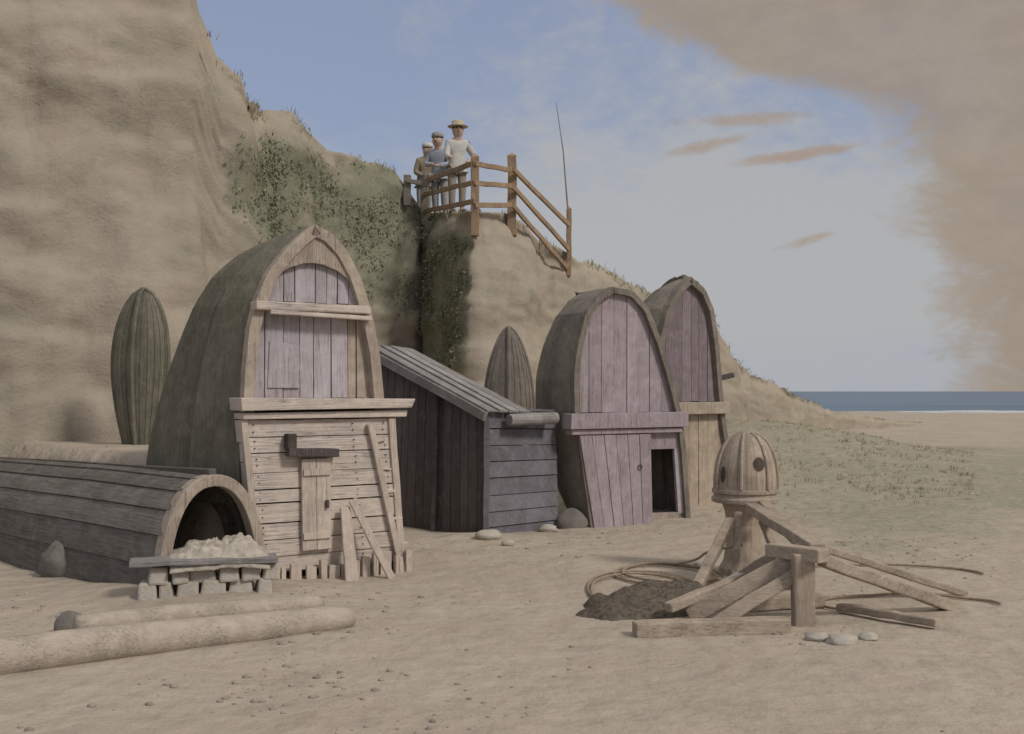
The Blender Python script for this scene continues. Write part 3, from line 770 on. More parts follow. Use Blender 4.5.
zq = uzC(695, 402)[1]; zr = uzC(695, 414)[1]
h = MB(); vboards(h, archC, archC.l(zq, .08), archC.r(zq, .08), zq, 7, .02, .025, .07); h.build('arched_panel', M['plum'], C, bevel=.003)
h = MB(); l0, r0 = archC.l(zq) - .02, archC.r(zq) + .06
h.prism([(l0, zr), (r0, zr), (r0, zq), (l0, zq)], -.12, .09); h.build('ledge', M['rim'], C, bevel=.008)
h = MB(); vboards(h, archC, archC.l(0, .05), archC.r(0, .05), -.08, 8, .0, .03, .05, zr - .004); h.build('front_boarding', M['drift_v'], C, bevel=.003)
p = uzC(724, 377, -.05); h = MB(); h.beam((p[0] - .06, .0, p[1] - .02), (p[0] + .2, -.05, p[1] + .03), .07, .07); h.build('peg', M['dark_v'], C, bevel=.008)
# ragged thatch of turf on its crown
h = MB()
for k in range(14):
    t = k / 13; z = archC.top - .02 - .42 * t ** 1.6
    rock_mesh(h, (archC.r(z) - .02 + random.uniform(-.03, .03), random.uniform(0, .15), z + .02), random.uniform(.04, .075), seed=k, n=8, m=5)
h.build('turf_lumps', M['tar'], C)

# ================================================================== lean-to
Lc = at(487, 391, 12.9); Lc.z = 0
Lt = thing('lean_to_shed', 'low dark tarred lean-to with sloping grey plank roof between the boat sheds', 'shed', Lc, 0)
q = lambda px, py, Y: at(px, py, Y) - Lc
c0, c1 = q(487, 540, 12.9), q(487, 411, 12.9); l0, l1 = q(372, 523, 14.2), q(380, 352, 14.2); r0_, r1 = q(557, 528, 13.75), q(554, 413, 13.75)
c0.z = l0.z = r0_.z = -.1
h = MB(); h.quadboards(c0, c1, l1, l0, 13, -.03, nrm=Vector((l0.y, -l0.x, 0)).normalized() * -1 if False else (c1 - c0).cross(l0 - c0).normalized(), gap=.008)
h.build('left_wall', M['dark_v'], Lt, bevel=.003)
h = MB(); h.quadboards(c0, r0_, r1, c1, 8, .03, gap=.008); h.build('right_wall', M['slate_h'], Lt, bevel=.003)
bk0 = l0 + r0_ - c0; bk1 = l1 + r1 - c1
b0, b1 = (r0_ - c0) * .5, (r1 - c1) * .5; a0_, a1_ = (l0 - c0) * .3, Vector(((l1 - c1).x, (l1 - c1).y, 0)) * .3
h = MB(); h.quadboards(r0_, r0_ + a0_, r1 + a1_, r1, 7, .03); h.build('end_wall', M['slate_h'], Lt, bevel=.003)
h = MB(); h.quadboards(c0 + b0, l0 + b0, l1 + b1, c1 + b1, 8, .03); h.quadboards(r0_ + a0_, c0 + b0 + a0_, c1 + b1 + a1_, r1 + a1_, 6, .03); h.build('back_wall', M['dark_v'], Lt, bevel=.003)
lift = Vector((0, 0, .012)); bn = (r1 - c1).normalized()
h = MB(); h.quadboards(c1 + b1 * .6 + lift, r1 + bn * .05 + lift, r1 + bn * .05 + a1_ + lift, c1 + b1 * .6 + a1_ + lift, 3, .035, nrm=Vector((0, 0, 1))); h.build('lid', M['slate_h'], Lt, bevel=.004)
bk1 = l1 + b1
up = Vector((0, 0, .03)); a_ = (l1 - c1).normalized(); b_ = (r1 - c1).normalized()
h = MB(); E = c1 - a_ * .12 - b_ * .12 + up; Fp = c1 + b1 - a_ * .12 + b_ * .05 + up; G = bk1 + a_ * .1 + b_ * .05 + up; H = l1 + a_ * .1 - b_ * .12 + up
nr = (Fp - E).cross(H - E).normalized()
h.quadboards(E, H, G, Fp, 4, .035, nrm=nr, gap=.01, jit=.008); h.build('roof', M['roof'], Lt, bevel=.004)
h = MB(); h.beam(E - up * .8 - nr * .035, H - up * .8 - nr * .035, .06, .11, seg=6, wob=.005, up=nr); h.build('barge_board', M['roof'], Lt, bevel=.006)
p0, p1 = q(509, 420, 12.95), q(556, 418, 13.45)
h = MB(); h.tube([p0, p0.lerp(p1, .5), p1], [.07, .075, .07], 12, jit=.03); h.build('wall_plate_log', M['roof'], Lt, bevel=.006)
h = MB(); h.beam(c0 + Vector((-.01, -.02, 0)), c1 + Vector((0, -.02, -.02)), .07, .07, seg=4, wob=.004); h.build('corner_post', M['slate_h'], Lt, bevel=.006)
pp = c0.lerp(l0, .42); pt = c1.lerp(l1, .42); off = Vector((-.7, -.7, 0)).normalized() * .05
h = MB(); h.beam(pp + off, pt + off, .055, .05, seg=5, wob=.005); h.build('wall_post', M['dark_v'], Lt, bevel=.006)

# ================================================================== upended hulls standing behind
def upended(name, label, px, pyb, pyt, Y, halfw, rz, bow, prof, mat, skew=0.0):
    b_ = at(px, pyb, Y); t_ = at(px, pyt, Y); H = t_.z - b_.z
    o = thing(name, label, 'boat', b_, rz, 'bare hulls stood on end against the cliff')
    n = 28; N = 12; h = MB()
    for k in range(N):
        t0, t1 = math.pi * k / N, math.pi * (k+1) / N; left = k < N / 2; vs, fs = [], []
        for i in range(n + 1):
            s_ = i / n; w = halfw * prof(s_); d = w * bow
            for q_ in range(4):
                t = lerp(t0, t1, q_ / 3); e = (q_/3 if left else 1 - q_/3) * .008 * min(1, w * 5)
                vs.append((-w * math.cos(t) - math.cos(t) * e + skew * (s_ - .3) ** 2, -(d + e) * math.sin(t) ** .9, H * s_))
        for j in range(n):
            for q_ in range(3): fs.append((4*j+q_, 4*j+1+q_, 4*j+5+q_, 4*j+4+q_))
        h.add(vs, fs)
    h.build('hull', mat, o, solid=.025)
    h = MB(); pts = [(skew * (i/n - .3) ** 2, -halfw * prof(i/n) * bow - .02, H * i / n) for i in range(n + 1)]; h.tube(pts, .03, 6); h.build('keel', mat, o)
    for sg in (-1, 1):
        h = MB(); h.tube([(sg * (halfw * prof(i/n) + .005) + skew * (i/n - .3) ** 2, 0, H * i / n) for i in range(n + 1)], .028, 6); h.build('gunwale', mat, o)
    return o
prof1 = lambda s_: max(.02, (.55 + 1.35 * s_ - .72 * s_ * s_) * (1 - s_ ** 3.4) ** .6)
prof2 = lambda s_: max(.02, 1.0 * (1 - s_ ** 2.4) ** .7)
upended('upended_boat', 'tarred boat hull stood on end against the cliff, left of the tall shed', 140, 447, 289, 13.3, .36, R(-10), .5, prof1, M['tar'], .1)
upended('upended_boat', 'small brown pointed hull stood on end behind the lean-to roof', 509, 432, 327, 16.2, .37, R(0), .55, prof2, M['tar_grey'])

# ================================================================== low overturned boat at the left
S = thing('overturned_boat', 'low grey keel-up boat with a dark arched opening, left of the tall shed', 'boat', SB, R(FS_yaw))
def sect(s_):                       # half width, height of the hull along its length
    return (.47 + .22 * s_ - .3 * max(0, s_ - .5)), (1.02 * (1 - .10 * max(0, s_ - .35)))
LEN = 5.0; NS = 12; n = 22; h = MB()
for k in range(NS):
    t0, t1 = math.pi * k / NS, math.pi * (k+1) / NS; left = k < NS / 2; vs, fs = [], []
    for i in range(n + 1):
        s_ = i / n; w, hh = sect(s_); y = LEN * s_
        for q_ in range(4):
            t = lerp(t0, t1, q_ / 3); e = ((1 - q_/3) if left else q_/3) * .014
            vs.append((-(w + e) * abs(math.cos(t)) ** .9 * (1 if t < math.pi/2 else -1), y, (hh + e) * math.sin(t) ** .85 - .06))
    for j in range(n):
        for q_ in range(3): fs.append((4*j+q_, 4*j+4+q_, 4*j+5+q_, 4*j+1+q_))
    h.add(vs, fs)
h.build('hull', M['tar_low'], S, solid=.028)
def ring(w, hh, y, r_in, thick, mat, name):
    h = MB(); vs, fs = [], []; N = 28
    for k in range(N + 1):
        t = math.pi * k / N; cx_, cz_ = -math.cos(t), math.sin(t)
        for rr, yy in ((0, 0), (-r_in, 0), (-r_in, thick), (0, thick)):
            vs.append(((w + rr) * math.copysign(abs(cx_) ** .9, cx_), y + yy, (hh + rr) * cz_ ** .85 - .06))
    for k in range(N):
        for q_ in range(4): fs.append((4*k+q_, 4*k+(q_+1)%4, 4*k+4+(q_+1)%4, 4*k+4+q_))
    fs += [(3,2,1,0), tuple(4*N+q_ for q_ in range(4))]
    h.add(vs, fs); return h.build(name, mat, S, bevel=.01)
ring(.51, 1.06, -.05, .10, .12, M['rim'], 'rim')
for yy in (.24, .50): ring(.50 + yy*.03, 1.05, yy, .05, .06, M['tar_low'], 'hoop')
h = MB(); h.beam((0, -.02, 1.01), (0, LEN - .1, .90), .07, .07, seg=8, wob=.004); h.build('keel', M['tar_low'], S, bevel=.008)

# wall of blocks before the opening
Wl = thing('block_wall', 'low pale wall of rough blocks before the arched boat opening', 'wall', at(206, 391, 8.85) * 1, R(16))
Wl.location.z = .05
h = MB(); u = -.5
for row in range(2):
    u = -.52 + row * .07
    while u < .48:
        w_ = random.uniform(.12, .24); zc = .075 + row * .145
        rock = MB(); h.box((u + w_/2, random.uniform(-.015, .015), zc - .03), (w_ - .012, .2 + random.uniform(-.02, .02), .14 + (.05 if row == 0 else 0)), Matrix.Rotation(random.uniform(-.12, .12), 3, 'Y') @ Matrix.Rotation(random.uniform(-.15, .15), 3, 'Z'), random.uniform(.8, .95))
        u += w_
h.build('blocks', M['stone'], Wl, bevel=.02)
h = MB(); h.beam((-.58, -.03, .30), (.56, -.02, .29), .26, .045, seg=8, wob=.005); h.build('capping_board', M['roof'], Wl, bevel=.008)
# crumpled canvas on the wall
cv = MB(); N1, N2 = 42, 22; vs, fs = [], []
for j in range(N2 + 1):
    for i in range(N1 + 1):
        x = lerp(-.36, .42, i / N1); y = lerp(-.19, .42, j / N2)
        e = min(1, 4 * min(i / N1, 1 - i / N1)) * min(1, 3 * min(j / N2, 1 - j / N2) + .25)
        z = (.03 + .11 * abs(noise.noise(Vector((x * 6, y * 6, 2)))) + .07 * abs(noise.noise(Vector((x * 17, y * 17, 5)))) + .05 * ss(-.1, .3, x)) * e
        vs.append((x + .03 * noise.noise(Vector((x*9, y*9, 8))), y, z - (.0 if j > 4 else .1 * (1 - j / 4))))
for j in range(N2):
    for i in range(N1): fs.append((j*(N1+1)+i, j*(N1+1)+i+1, (j+1)*(N1+1)+i+1, (j+1)*(N1+1)+i))
cv.add(vs, fs); o = cv.build('canvas_heap', M['canvas'], smooth=True, solid=.012)
o.location = Wl.location + Vector((.06, .05, .32)); o.rotation_euler = (0, 0, R(16))
tag(o, 'crumpled pale canvas heaped on the low block wall', 'canvas')

# ================================================================== spars on the ground
def spar(label, p0, p1, r0, r1, n=14, end=True):
    p0, p1 = Vector(p0), Vector(p1); d = p1 - p0; L = d.length
    o = thing('spar', label, 'spar', p0, 0, 'spars lying on the sand')
    N = 24; pts, rs = [], []
    for i in range(N + 1):
        t = i / N; p = d * t; p.z += .012 * math.sin(t * 5); pts.append(p); rs.append(lerp(r0, r1, t) * (1 - (.35 if end and i == N else .08 if end and i == N-1 else 0)))
    h = MB(); h.tube(pts, rs, 18, jit=.012)
    b_ = h.build('shaft', M['log'], o, smooth=True)
    return o, d
def gp(px, py, lift): Y = F * EYE / (py - HY); v = at(px, HY, Y); v.z = lift; return v
o, d = spar('thick pale spar lying nearest on the sand, lower of the two', gp(-60, 682, .09), gp(352, 626, .075), .125, .098)
spar('thinner pale spar lying just behind the thick one on the sand', gp(76, 643, .10), gp(322, 611, .07), .085, .075)
b_ = gp(70, 634, 0); h = MB(); rock_mesh(h, (0, 0, .05), .11, 1.05, .8, 1.0, 21, 16, 12, .12)
o = h.build('round_stone', M['darkstone'], smooth=True); o.location = b_; tag(o, 'rounded grey stone beside the left end of the thinner spar', 'stone')
b_ = gp(62, 575, 0); h = MB(); rock_mesh(h, (0, 0, .1), .2, 1.0, .8, 1.0, 5, 16, 12, .3)
o = h.build('boulder', M['darkstone'], smooth=True); o.location = b_; tag(o, 'dark boulder on the sand at the left below the keel-up boat', 'boulder')
for (px, py, r_, lab, sd) in ((488, 541, .10, 'pale stone at the foot of the lean-to corner post', 3), (548, 531, .085, 'pale stone between the lean-to and the mauve shed', 9), (508, 546, .05, 'small pale stone in front of the lean-to corner', 14)):
    b_ = gp(px, py, .0); h = MB(); rock_mesh(h, (0, 0, .03), r_, 1.5, 1, .7, sd, 14, 10, .3)
    o = h.build('stone', M['stone'], smooth=True); o.location = b_; o.location.z = ground(b_.x, b_.y); tag(o, lab, 'stone', 'stones before the lean-to')
b_ = gp(572, 527, 0); h = MB(); rock_mesh(h, (0, 0, .05), .17, 1.3, .9, 1.0, 31, 14, 10, .3)
o = h.build('boulder', M['darkstone'], smooth=True); o.location = b_; tag(o, 'grey boulder at the left foot of the mauve shed', 'boulder')

# ================================================================== capstan
K0 = gp(745, 573, 0); K0.z = ground(K0.x, K0.y)
K = thing('capstan', 'weathered wooden capstan with a domed cap and round hole', 'capstan', K0, R(-8))
h = MB(); h.lathe([(.25, -.05), (.24, .05), (.20, .12), (.17, .30), (.165, .45), (.19, .58), (.22, .66)], 20); h.build('drum', M['drift_v'], K, smooth=False)
h = MB(); h.lathe([(.26, .655), (.305, .66), (.31, .70), (.29, .715), (.285, .74), (.305, .75), (.305, .785), (.28, .79)], 28); h.build('band', M['drift'], K, bevel=.005)
h = MB()
N = 20
for k in range(N):
    a0, a1 = 2*math.pi*k/N, 2*math.pi*(k+1)/N - .012; vs, fs = [], []
    for i in range(13):
        s_ = i / 12; r_ = .292 * (1 - s_ ** 2.6) ** .5; r_ = max(r_, .012); z = .785 + .54 * s_
        for a in (a0, (a0+a1)/2, a1): vs.append((r_*math.cos(a), r_*math.sin(a), z))
    for i in range(12):
        for q_ in range(2): fs.append((3*i+q_, 3*i+q_+1, 3*i+4+q_, 3*i+3+q_))
    h.add(vs, fs)
h.build('dome', M['drift_v'], K, solid=.02)
def on_dome(ang, z, out=0.0):
    s_ = (z - .785) / .54; r_ = .292 * (1 - s_ ** 2.6) ** .5 + out
    return Vector((r_*math.cos(ang), r_*math.sin(ang), z))
ang = R(-78) - 0.0
for (a_, z_, rx, rz_, nm) in ((R(-67), 1.03, .052, .062, 'hole'), (R(-137), .93, .024, .075, 'slot')):  # dark ovals laid on the solid dome, painting the openings' inner shade
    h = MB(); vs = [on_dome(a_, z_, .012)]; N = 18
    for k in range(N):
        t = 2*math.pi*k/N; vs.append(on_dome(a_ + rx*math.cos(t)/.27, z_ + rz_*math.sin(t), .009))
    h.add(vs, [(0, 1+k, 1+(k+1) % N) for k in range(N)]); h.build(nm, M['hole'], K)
h = MB()
for a_ in (R(-100), R(-50), R(-150), R(-10)):
    h.tube([on_dome(a_ + .0, .79 + .52*i/9, .01) for i in range(10)], .014, 6)
h.build('rib', M['drift'], K)

Kf = thing('windlass_stand', 'rough stand of post and slanting beams standing before the capstan', 'stand', gp(802, 626, 0), 0)
fl = lambda p: Vector(p) - Kf.location
P = lambda px, py, Y: fl(at(px, py, Y))
h = MB(); h.beam(P(803, 632, 7.98), P(802, 553, 7.98), .15, .13, seg=5, wob=.006); h.build('post', M['drift_v'], Kf, bevel=.012)
h = MB(); h.beam(P(770, 549, 8.25), P(824, 556, 7.85), .13, .10, seg=4, wob=.006); h.build('head_beam', M['drift'], Kf, bevel=.012)
h = MB(); h.beam(P(752, 508, 9.85), P(818, 549, 8.0), .12, .08, seg=5, wob=.006); h.build('brace', M['drift'], Kf, bevel=.01)
h = MB(); h.beam(P(772, 512, 9.95), P(826, 551, 8.1), .08, .06, seg=5, wob=.006); h.build('brace', M['drift'], Kf, bevel=.01)
h = MB(); h.beam(P(689, 617, 8.2), P(792, 560, 8.12), .13, .08, up=(0, -1, .3), seg=5, wob=.006); h.build('plank', M['drift'], Kf, bevel=.01)
h = MB(); h.beam(P(712, 626, 7.95), P(796, 575, 8.02), .10, .05, up=(0, -1, .3), seg=5, wob=.006); h.build('plank', M['drift'], Kf, bevel=.01)
h = MB(); h.beam(P(762, 503, 10.0), P(806, 550, 8.15), .09, .05, seg=5, wob=.008); h.build('brace', M['drift'], Kf, bevel=.01)
h = MB(); h.beam(P(700, 602, 8.75), P(776, 556, 8.3), .10, .08, up=(0, -1, .3), seg=5, wob=.008); h.build('plank', M['drift'], Kf, bevel=.01)
h = MB(); h.beam(P(738, 512, 9.95), P(735, 583, 9.75), .06, .05, seg=4, wob=.006); h.build('stay', M['drift_v'], Kf, bevel=.008)

def timber(label, a, b, w, hh, mat=None):
    a, b = Vector(a), Vector(b); o = thing('timber', label, 'timber', a, 0, 'loose timbers round the capstan')
    h = MB(); h.beam((0, 0, 0), b - a, w, hh, seg=7, wob=.006); h.build('beam', mat or M['drift'], o, bevel=.012)
timber('long timber sloping from the post head down to the right', at(822, 560, 8.0), at(952, 607, 8.62), .10, .09)
timber('thinner timber sloping to the right behind the long one', at(815, 545, 8.7), at(965, 594, 9.2), .07, .06)
timber('long timber lying flat on the sand in front of the stand', gp(634, 637, .05), gp(788, 632, .05), .14, .11)
timber('short timber lying under the slanting planks of the stand', gp(742, 612, .05), gp(822, 606, .05), .11, .1)
timber('slim timber lying on the sand at the right of the post', gp(838, 612, .04), gp(938, 628, .04), .07, .06)
for (px, py, r_, sd, lab) in ((818, 641, .06, 41, 'leftmost of the stones lying right of the flat timber'), (842, 644, .075, 42, 'largest of the stones lying right of the flat timber'), (868, 640, .05, 43, 'rightmost of the stones lying right of the flat timber')):
    b_ = gp(px, py, 0); h = MB(); rock_mesh(h, (0, 0, .02), r_, 1.4, 1, .65, sd, 14, 10, .3)
    o = h.build('stone', M['stone'], smooth=True); o.location = b_; tag(o, lab, 'stone', 'stones before the timber stand')

# ropes and net
def rope(label, cpx, cpy, rx, ry, turns, wob, tail=None, seed=0):
    c = gp(cpx, cpy, 0); o_pts = []; N = int(turns * 40)
    for i in range(N + 1):
        t = i / 40 * 2 * math.pi; k = 1 - .10 * (i / 40) + wob * noise.noise(Vector((i * .06, seed, 0)))
        x, y = rx * k * math.cos(t), ry * k * math.sin(t)
        X, Y = c.x + x, c.y + y; o_pts.append((x, y, ground(X, Y) + .02 + .012 * (i // 40) + .012 * noise.noise(Vector((i * .2, seed, 3)))))
    if tail:
        e = Vector(tail) - c; s_ = Vector(o_pts[-1])
        for i in range(1, 16):
            t = i / 15; p = s_.lerp(e, t); p.x += .06 * math.sin(t * 7); o_pts.append(tuple(p))
    h = MB(); h.tube(o_pts, .012, 7)
    o = h.build('rope', M['rope'], smooth=True); o.location = (c.x, c.y, 0); tag(o, label, 'rope', 'ropes lying by the capstan')
timber('timber leaning against the left side of the capstan drum', gp(694, 596, .02), at(731, 520, 9.95), .09, .07)
timber('crooked timber lying behind the stand with its end on the net heap', gp(668, 622, .10), at(768, 566, 8.6), .09, .07)
timber('slim timber leaning on the right side of the capstan drum', gp(792, 590, .02), at(762, 520, 9.95), .07, .06)
rope('wide loop of rope lying flat at the far left of the net heap', 645, 594, .52, .95, 2.3, .2, None, 1)
rope('slack coil of rope lying behind the dark net heap', 668, 577, .50, .62, 2.2, .2, at(738, 545, 10.0), 2)
rope('rope trailing on the sand to the right beyond the timbers', 905, 606, .75, .42, .62, .25, None, 3)
rope('thin rope straggling from the long sloping timber to the beach', 880, 575, .95, .5, .5, .4, None, 9)
nb = MB(); c = gp(655, 606, 0); vs, fs = [], []; N1, N2 = 60, 40
for j in range(N2 + 1):
    for i in range(N1 + 1):
        x, y = lerp(-.85, .95, i/N1), lerp(-.8, .9, j/N2)
        xr = x - .35 * (y / .7); d_ = math.hypot(x / .62, (y - .35 * x) / .5)
        hgt = max(0, 1 - d_ ** 2 + .35 * noise.noise(Vector((x*4, y*4, 1))))
        z = .15 * min(1, hgt) ** .7 * (1 + .5 * noise.noise(Vector((x*9, y*9, 2)))) - (.03 if hgt <= 0 else 0)
        vs.append((x, y, z + ground(c.x + x, c.y + y)))
for j in range(N2):
    for i in range(N1): fs.append((j*(N1+1)+i, j*(N1+1)+i+1, (j+1)*(N1+1)+i+1, (j+1)*(N1+1)+i))
nb.add(vs, fs); o = nb.build('net_heap', M['net'], smooth=True); o.location = (c.x, c.y, 0); tag(o, 'dark brown fishing net heaped flat on the sand left of the capstan', 'net')

# ================================================================== fence on the brow
Fo = at(475, 212, 20.1)
Fe = thing('cliff_fence', 'weathered post and rail fence on the brow of the cliff', 'fence', Fo, 0)
fp = lambda px, py, Y: at(px, py, Y) - Fo
posts = [(425, 176, 226, 22.75, .17, 'g'), (475, 157, 236, 20.0, .15, 'o'), (512, 156, 236, 20.75, .17, 'o'), (569, 209, 276, 22.2, .10, 'o')]
for (px, pt, pb, Y, w, m_) in posts:
    h = MB(); a_, b_ = fp(px, pb, Y), fp(px, pt, Y); h.beam(a_, b_, w, w, seg=5, wob=.008)
    h.add([b_ + Vector((x * w/2, y * w/2, -.002)) for x, y in ((-1,-1),(1,-1),(1,1),(-1,1))] + [b_ + Vector((0, 0, .07))], [(0,1,4),(1,2,4),(2,3,4),(3,0,4)])
    o = h.build('post', M['fence'] if m_ == 'o' else M['tar_grey'], Fe, bevel=.012)
    if m_ == 'g': o['label'] = 'dark grey post'
RA = [(425, 182, 22.75), (475, 164, 20.0)], [(425, 195, 22.75), (475, 183, 20.0)], [(425, 212, 22.75), (475, 202, 20.0)]
RB_ = [(475, 165, 20.0), (512, 171, 20.6)], [(475, 184, 20.0), (512, 187, 20.6)], [(475, 206, 20.0), (512, 206, 20.6)]
RC = [(513, 170, 20.6), (569, 226, 22.2)], [(513, 188, 20.6), (569, 250, 22.2)], [(513, 206, 20.6), (566, 268, 22.2)]
for grp in (RA, RB_, RC):
    for a_, b_ in grp:
        h = MB(); h.beam(fp(*a_) + Vector((0, -.09, 0)), fp(*b_) + Vector((0, -.09, 0)), .05, .09, seg=6, wob=.008); h.build('rail', M['fence'], Fe, bevel=.008)
b_ = at(407, 196, 22.1); h = MB(); h.beam((0, 0, -.2), (0, 0, .42), .14, .14, seg=3, wob=.008); h.beam((0, -.1, .3), (.42, -.12, .2), .06, .09)
o = h.build('broken_post', M['tar_grey'], bevel=.012); o.location = b_; tag(o, 'broken grey post stub on the cliff brow left of the fence', 'post')
b_ = at(570, 262, 22.3); o = thing('flagpole', 'thin tall bare pole leaning slightly beside the fence end', 'pole', b_, 0)
t_ = at(556, 102, 22.3) - b_; h = MB(); h.tube([Vector((0, 0, -.4)), t_ * .35 + Vector((.05, 0, 0)), t_ * .7 + Vector((.06, 0, 0)), t_], [.022, .018, .013, .008], 8); h.build('shaft', M['roof'], o, smooth=True)

# ================================================================== people behind the fence
def skinned(name, verts, edges, radii, mat, parent, sub=2):
    me = bpy.data.meshes.new(name); me.from_pydata(verts, edges, []); me.update()
    o = bpy.data.objects.new(name, me); col.objects.link(o); o.parent = parent; me.materials.append(mat)
    md = o.modifiers.new('skin', 'SKIN'); md.use_smooth_shade = True
    for i, r_ in enumerate(radii):
        me.skin_vertices[0].data[i].radius = r_ if isinstance(r_, tuple) else (r_, r_)
    me.skin_vertices[0].data[0].use_root = True
    s_ = o.modifiers.new('smooth', 'SUBSURF'); s_.levels = sub; s_.render_levels = sub
    return o
def ellipsoid(mb, c, rx, ry, rz, n=16, m=10, zmin=-1.0):
    vs, fs = [], []
    for j in range(m + 1):
        ph = lerp(-math.pi/2, math.pi/2, j / m); ph = max(ph, math.asin(zmin))
        for k in range(n):
            a = 2*math.pi*k/n; vs.append((c[0] + rx*math.cos(ph)*math.cos(a), c[1] + ry*math.cos(ph)*math.sin(a), c[2] + rz*math.sin(ph)))
    for j in range(m):
        for k in range(n): fs.append((j*n+k, j*n+(k+1)%n, (j+1)*n+(k+1)%n, (j+1)*n+k))
    mb.add(vs, fs)
def person(label, px, pyt, Y, gz, rz, coat, hat, lean=0.0, hatkind='cap', arms=None, trews=None):
    arms = arms or {}; trews = trews or M['trews']
    top = at(px, pyt, Y).z; H = top - gz; k = H / 1.75
    o = thing('person', label, 'person', (at(px, 0, Y).x, Y, gz), rz, 'onlookers behind the cliff fence')
    S_ = lambda x, y, z: (x * k, (y - lean * max(0, z - .95) ** 1.3) * k, z * k)
    V = [S_(0, 0, .95), S_(0, 0, 1.15), S_(0, 0, 1.36), S_(0, -.01, 1.45), S_(0, -.02, 1.49), S_(0, -.03, 1.57), S_(0, -.015, 1.66)]
    E_ = [(0,1),(1,2),(2,3),(3,4),(4,5),(5,6)]; Rd = [(.15*k, .11*k), (.14*k, .10*k), (.17*k, .10*k), .065*k, .085*k, (.125*k, .14*k), (.105*k, .12*k)]
    for sg in (-1, 1):
        n0 = len(V); V += [S_(sg*.17, 0, 1.36)] + [S_(sg*p[0], p[1], p[2]) for p in arms.get(sg, ((.24, -.05, 1.10), (.13, -.27, .99), (.10, -.35, .99)))]
        E_ += [(2, n0), (n0, n0+1), (n0+1, n0+2), (n0+2, n0+3)]; Rd += [.062*k, .048*k, .036*k, .032*k]
        n0 = len(V); V += [S_(sg*.09, 0, .86), S_(sg*.10, -.02, .48), S_(sg*.10, .02, .08), S_(sg*.11, -.13, .04)]
        E_ += [(0, n0), (n0, n0+1), (n0+1, n0+2), (n0+2, n0+3)]; Rd += [.09*k, .062*k, .045*k, .04*k]
    skinned('body', V, E_, Rd, M['skin'], o)
    # coat: torso and sleeves, a little outside the body
    CV = [V[0], V[1], V[2], V[3]]; CE = [(0,1),(1,2),(2,3)]; CR = [(.185*k, .145*k), (.165*k, .125*k), (.175*k, .13*k), .10*k]
    CV.append(S_(0, 0, .80)); CE.append((0, 4)); CR.append((.20*k, .16*k))
    for b0 in (7, 15):
        n0 = len(CV); CV += [V[b0], V[b0+1], V[b0+2]]; CE += [(2, n0), (n0, n0+1), (n0+1, n0+2)]; CR += [.08*k, .065*k, .052*k]
    skinned('coat', CV, CE, CR, coat, o)
    TV = [S_(0, 0, .93)]; TE = []; TR = [(.165*k, .125*k)]
    for b0 in (11, 19):
        n0 = len(TV); TV += [V[b0], V[b0+1], S_((-1 if b0 == 11 else 1) * .10, .015, .14)]; TE += [(0, n0), (n0, n0+1), (n0+1, n0+2)]; TR += [.105*k, .078*k, .065*k]
    skinned('trousers', TV, TE, TR, trews, o)
    for sg in (-1, 1):
        h = MB(); bx_ = S_(sg*.105, -.05, .05); ellipsoid(h, bx_, .055*k, .14*k, .06*k); h.build('boot', M['hair'], o, smooth=True)
    hd = Vector(V[5]) + Vector((0, 0, .03*k))
    h = MB(); ellipsoid(h, hd + Vector((0, .03*k, .03*k)), .105*k, .118*k, .115*k, zmin=-.2); h.build('hair', M['hair'], o, smooth=True)
    h = MB(); ellipsoid(h, hd + Vector((0, -.122*k, -.01*k)), .017*k, .032*k, .03*k, 8, 6); h.build('nose', M['skin'], o, smooth=True)
    h = MB(); ellipsoid(h, hd + Vector((0, -.112*k, -.055*k)), .028*k, .012*k, .007*k, 8, 6); h.build('mouth', M['lip'], o, smooth=True)
    for sg in (-1, 1):
        h = MB(); ellipsoid(h, hd + Vector((sg*.038*k, -.108*k, .015*k)), .016*k, .012*k, .011*k, 8, 6); h.build('eye', M['hair'], o, smooth=True)
        h = MB(); ellipsoid(h, hd + Vector((sg*.102*k, 0, 0)), .012*k, .022*k, .03*k, 8, 6); h.build('ear', M['skin'], o, smooth=True)
    h = MB(); hc = hd + Vector((0, .005*k, .055*k))
    if hatkind == 'brim':
        h.lathe([(.19*k, 0), (.20*k, .008*k), (.122*k, .018*k), (.115*k, .10*k), (.09*k, .12*k), (.01*k, .125*k)], 20)
    else:
        h.lathe([(.122*k, -.01*k), (.128*k, .02*k), (.115*k, .075*k), (.06*k, .105*k), (.005*k, .11*k)], 18)
    ho = h.build('hat', hat, o, smooth=True); ho.location = hc
person('person in pale smock and wide straw hat, tallest behind the fence', 457, 123, 21.75, 5.18, R(14), M['linen'], M['straw'], .1, 'brim',
       {1: ((.35, .03, 1.12), (.20, -.12, 1.0), (.15, -.17, .97)), -1: ((.22, -.10, 1.10), (.20, -.33, 1.02), (.19, -.42, 1.0))}, M['trews'])
person('person in grey-blue smock and cap, middle of the three behind the fence', 440, 134, 22.75, 5.25, R(-18), M['smock'], M['feltgrey'], .2, 'cap',
       {-1: ((.27, -.06, 1.12), (.10, -.26, 1.08), (.02, -.30, 1.08)), 1: ((.26, -.08, 1.10), (.08, -.28, 1.04), (.0, -.31, 1.04))}, M['feltgrey'])
person('person in brown jacket and pale cap, bent low by the dark fence post', 424, 145, 23.5, 5.30, R(26), M['jacket'], M['linen'], .35, 'cap', None, M['feltgrey'])

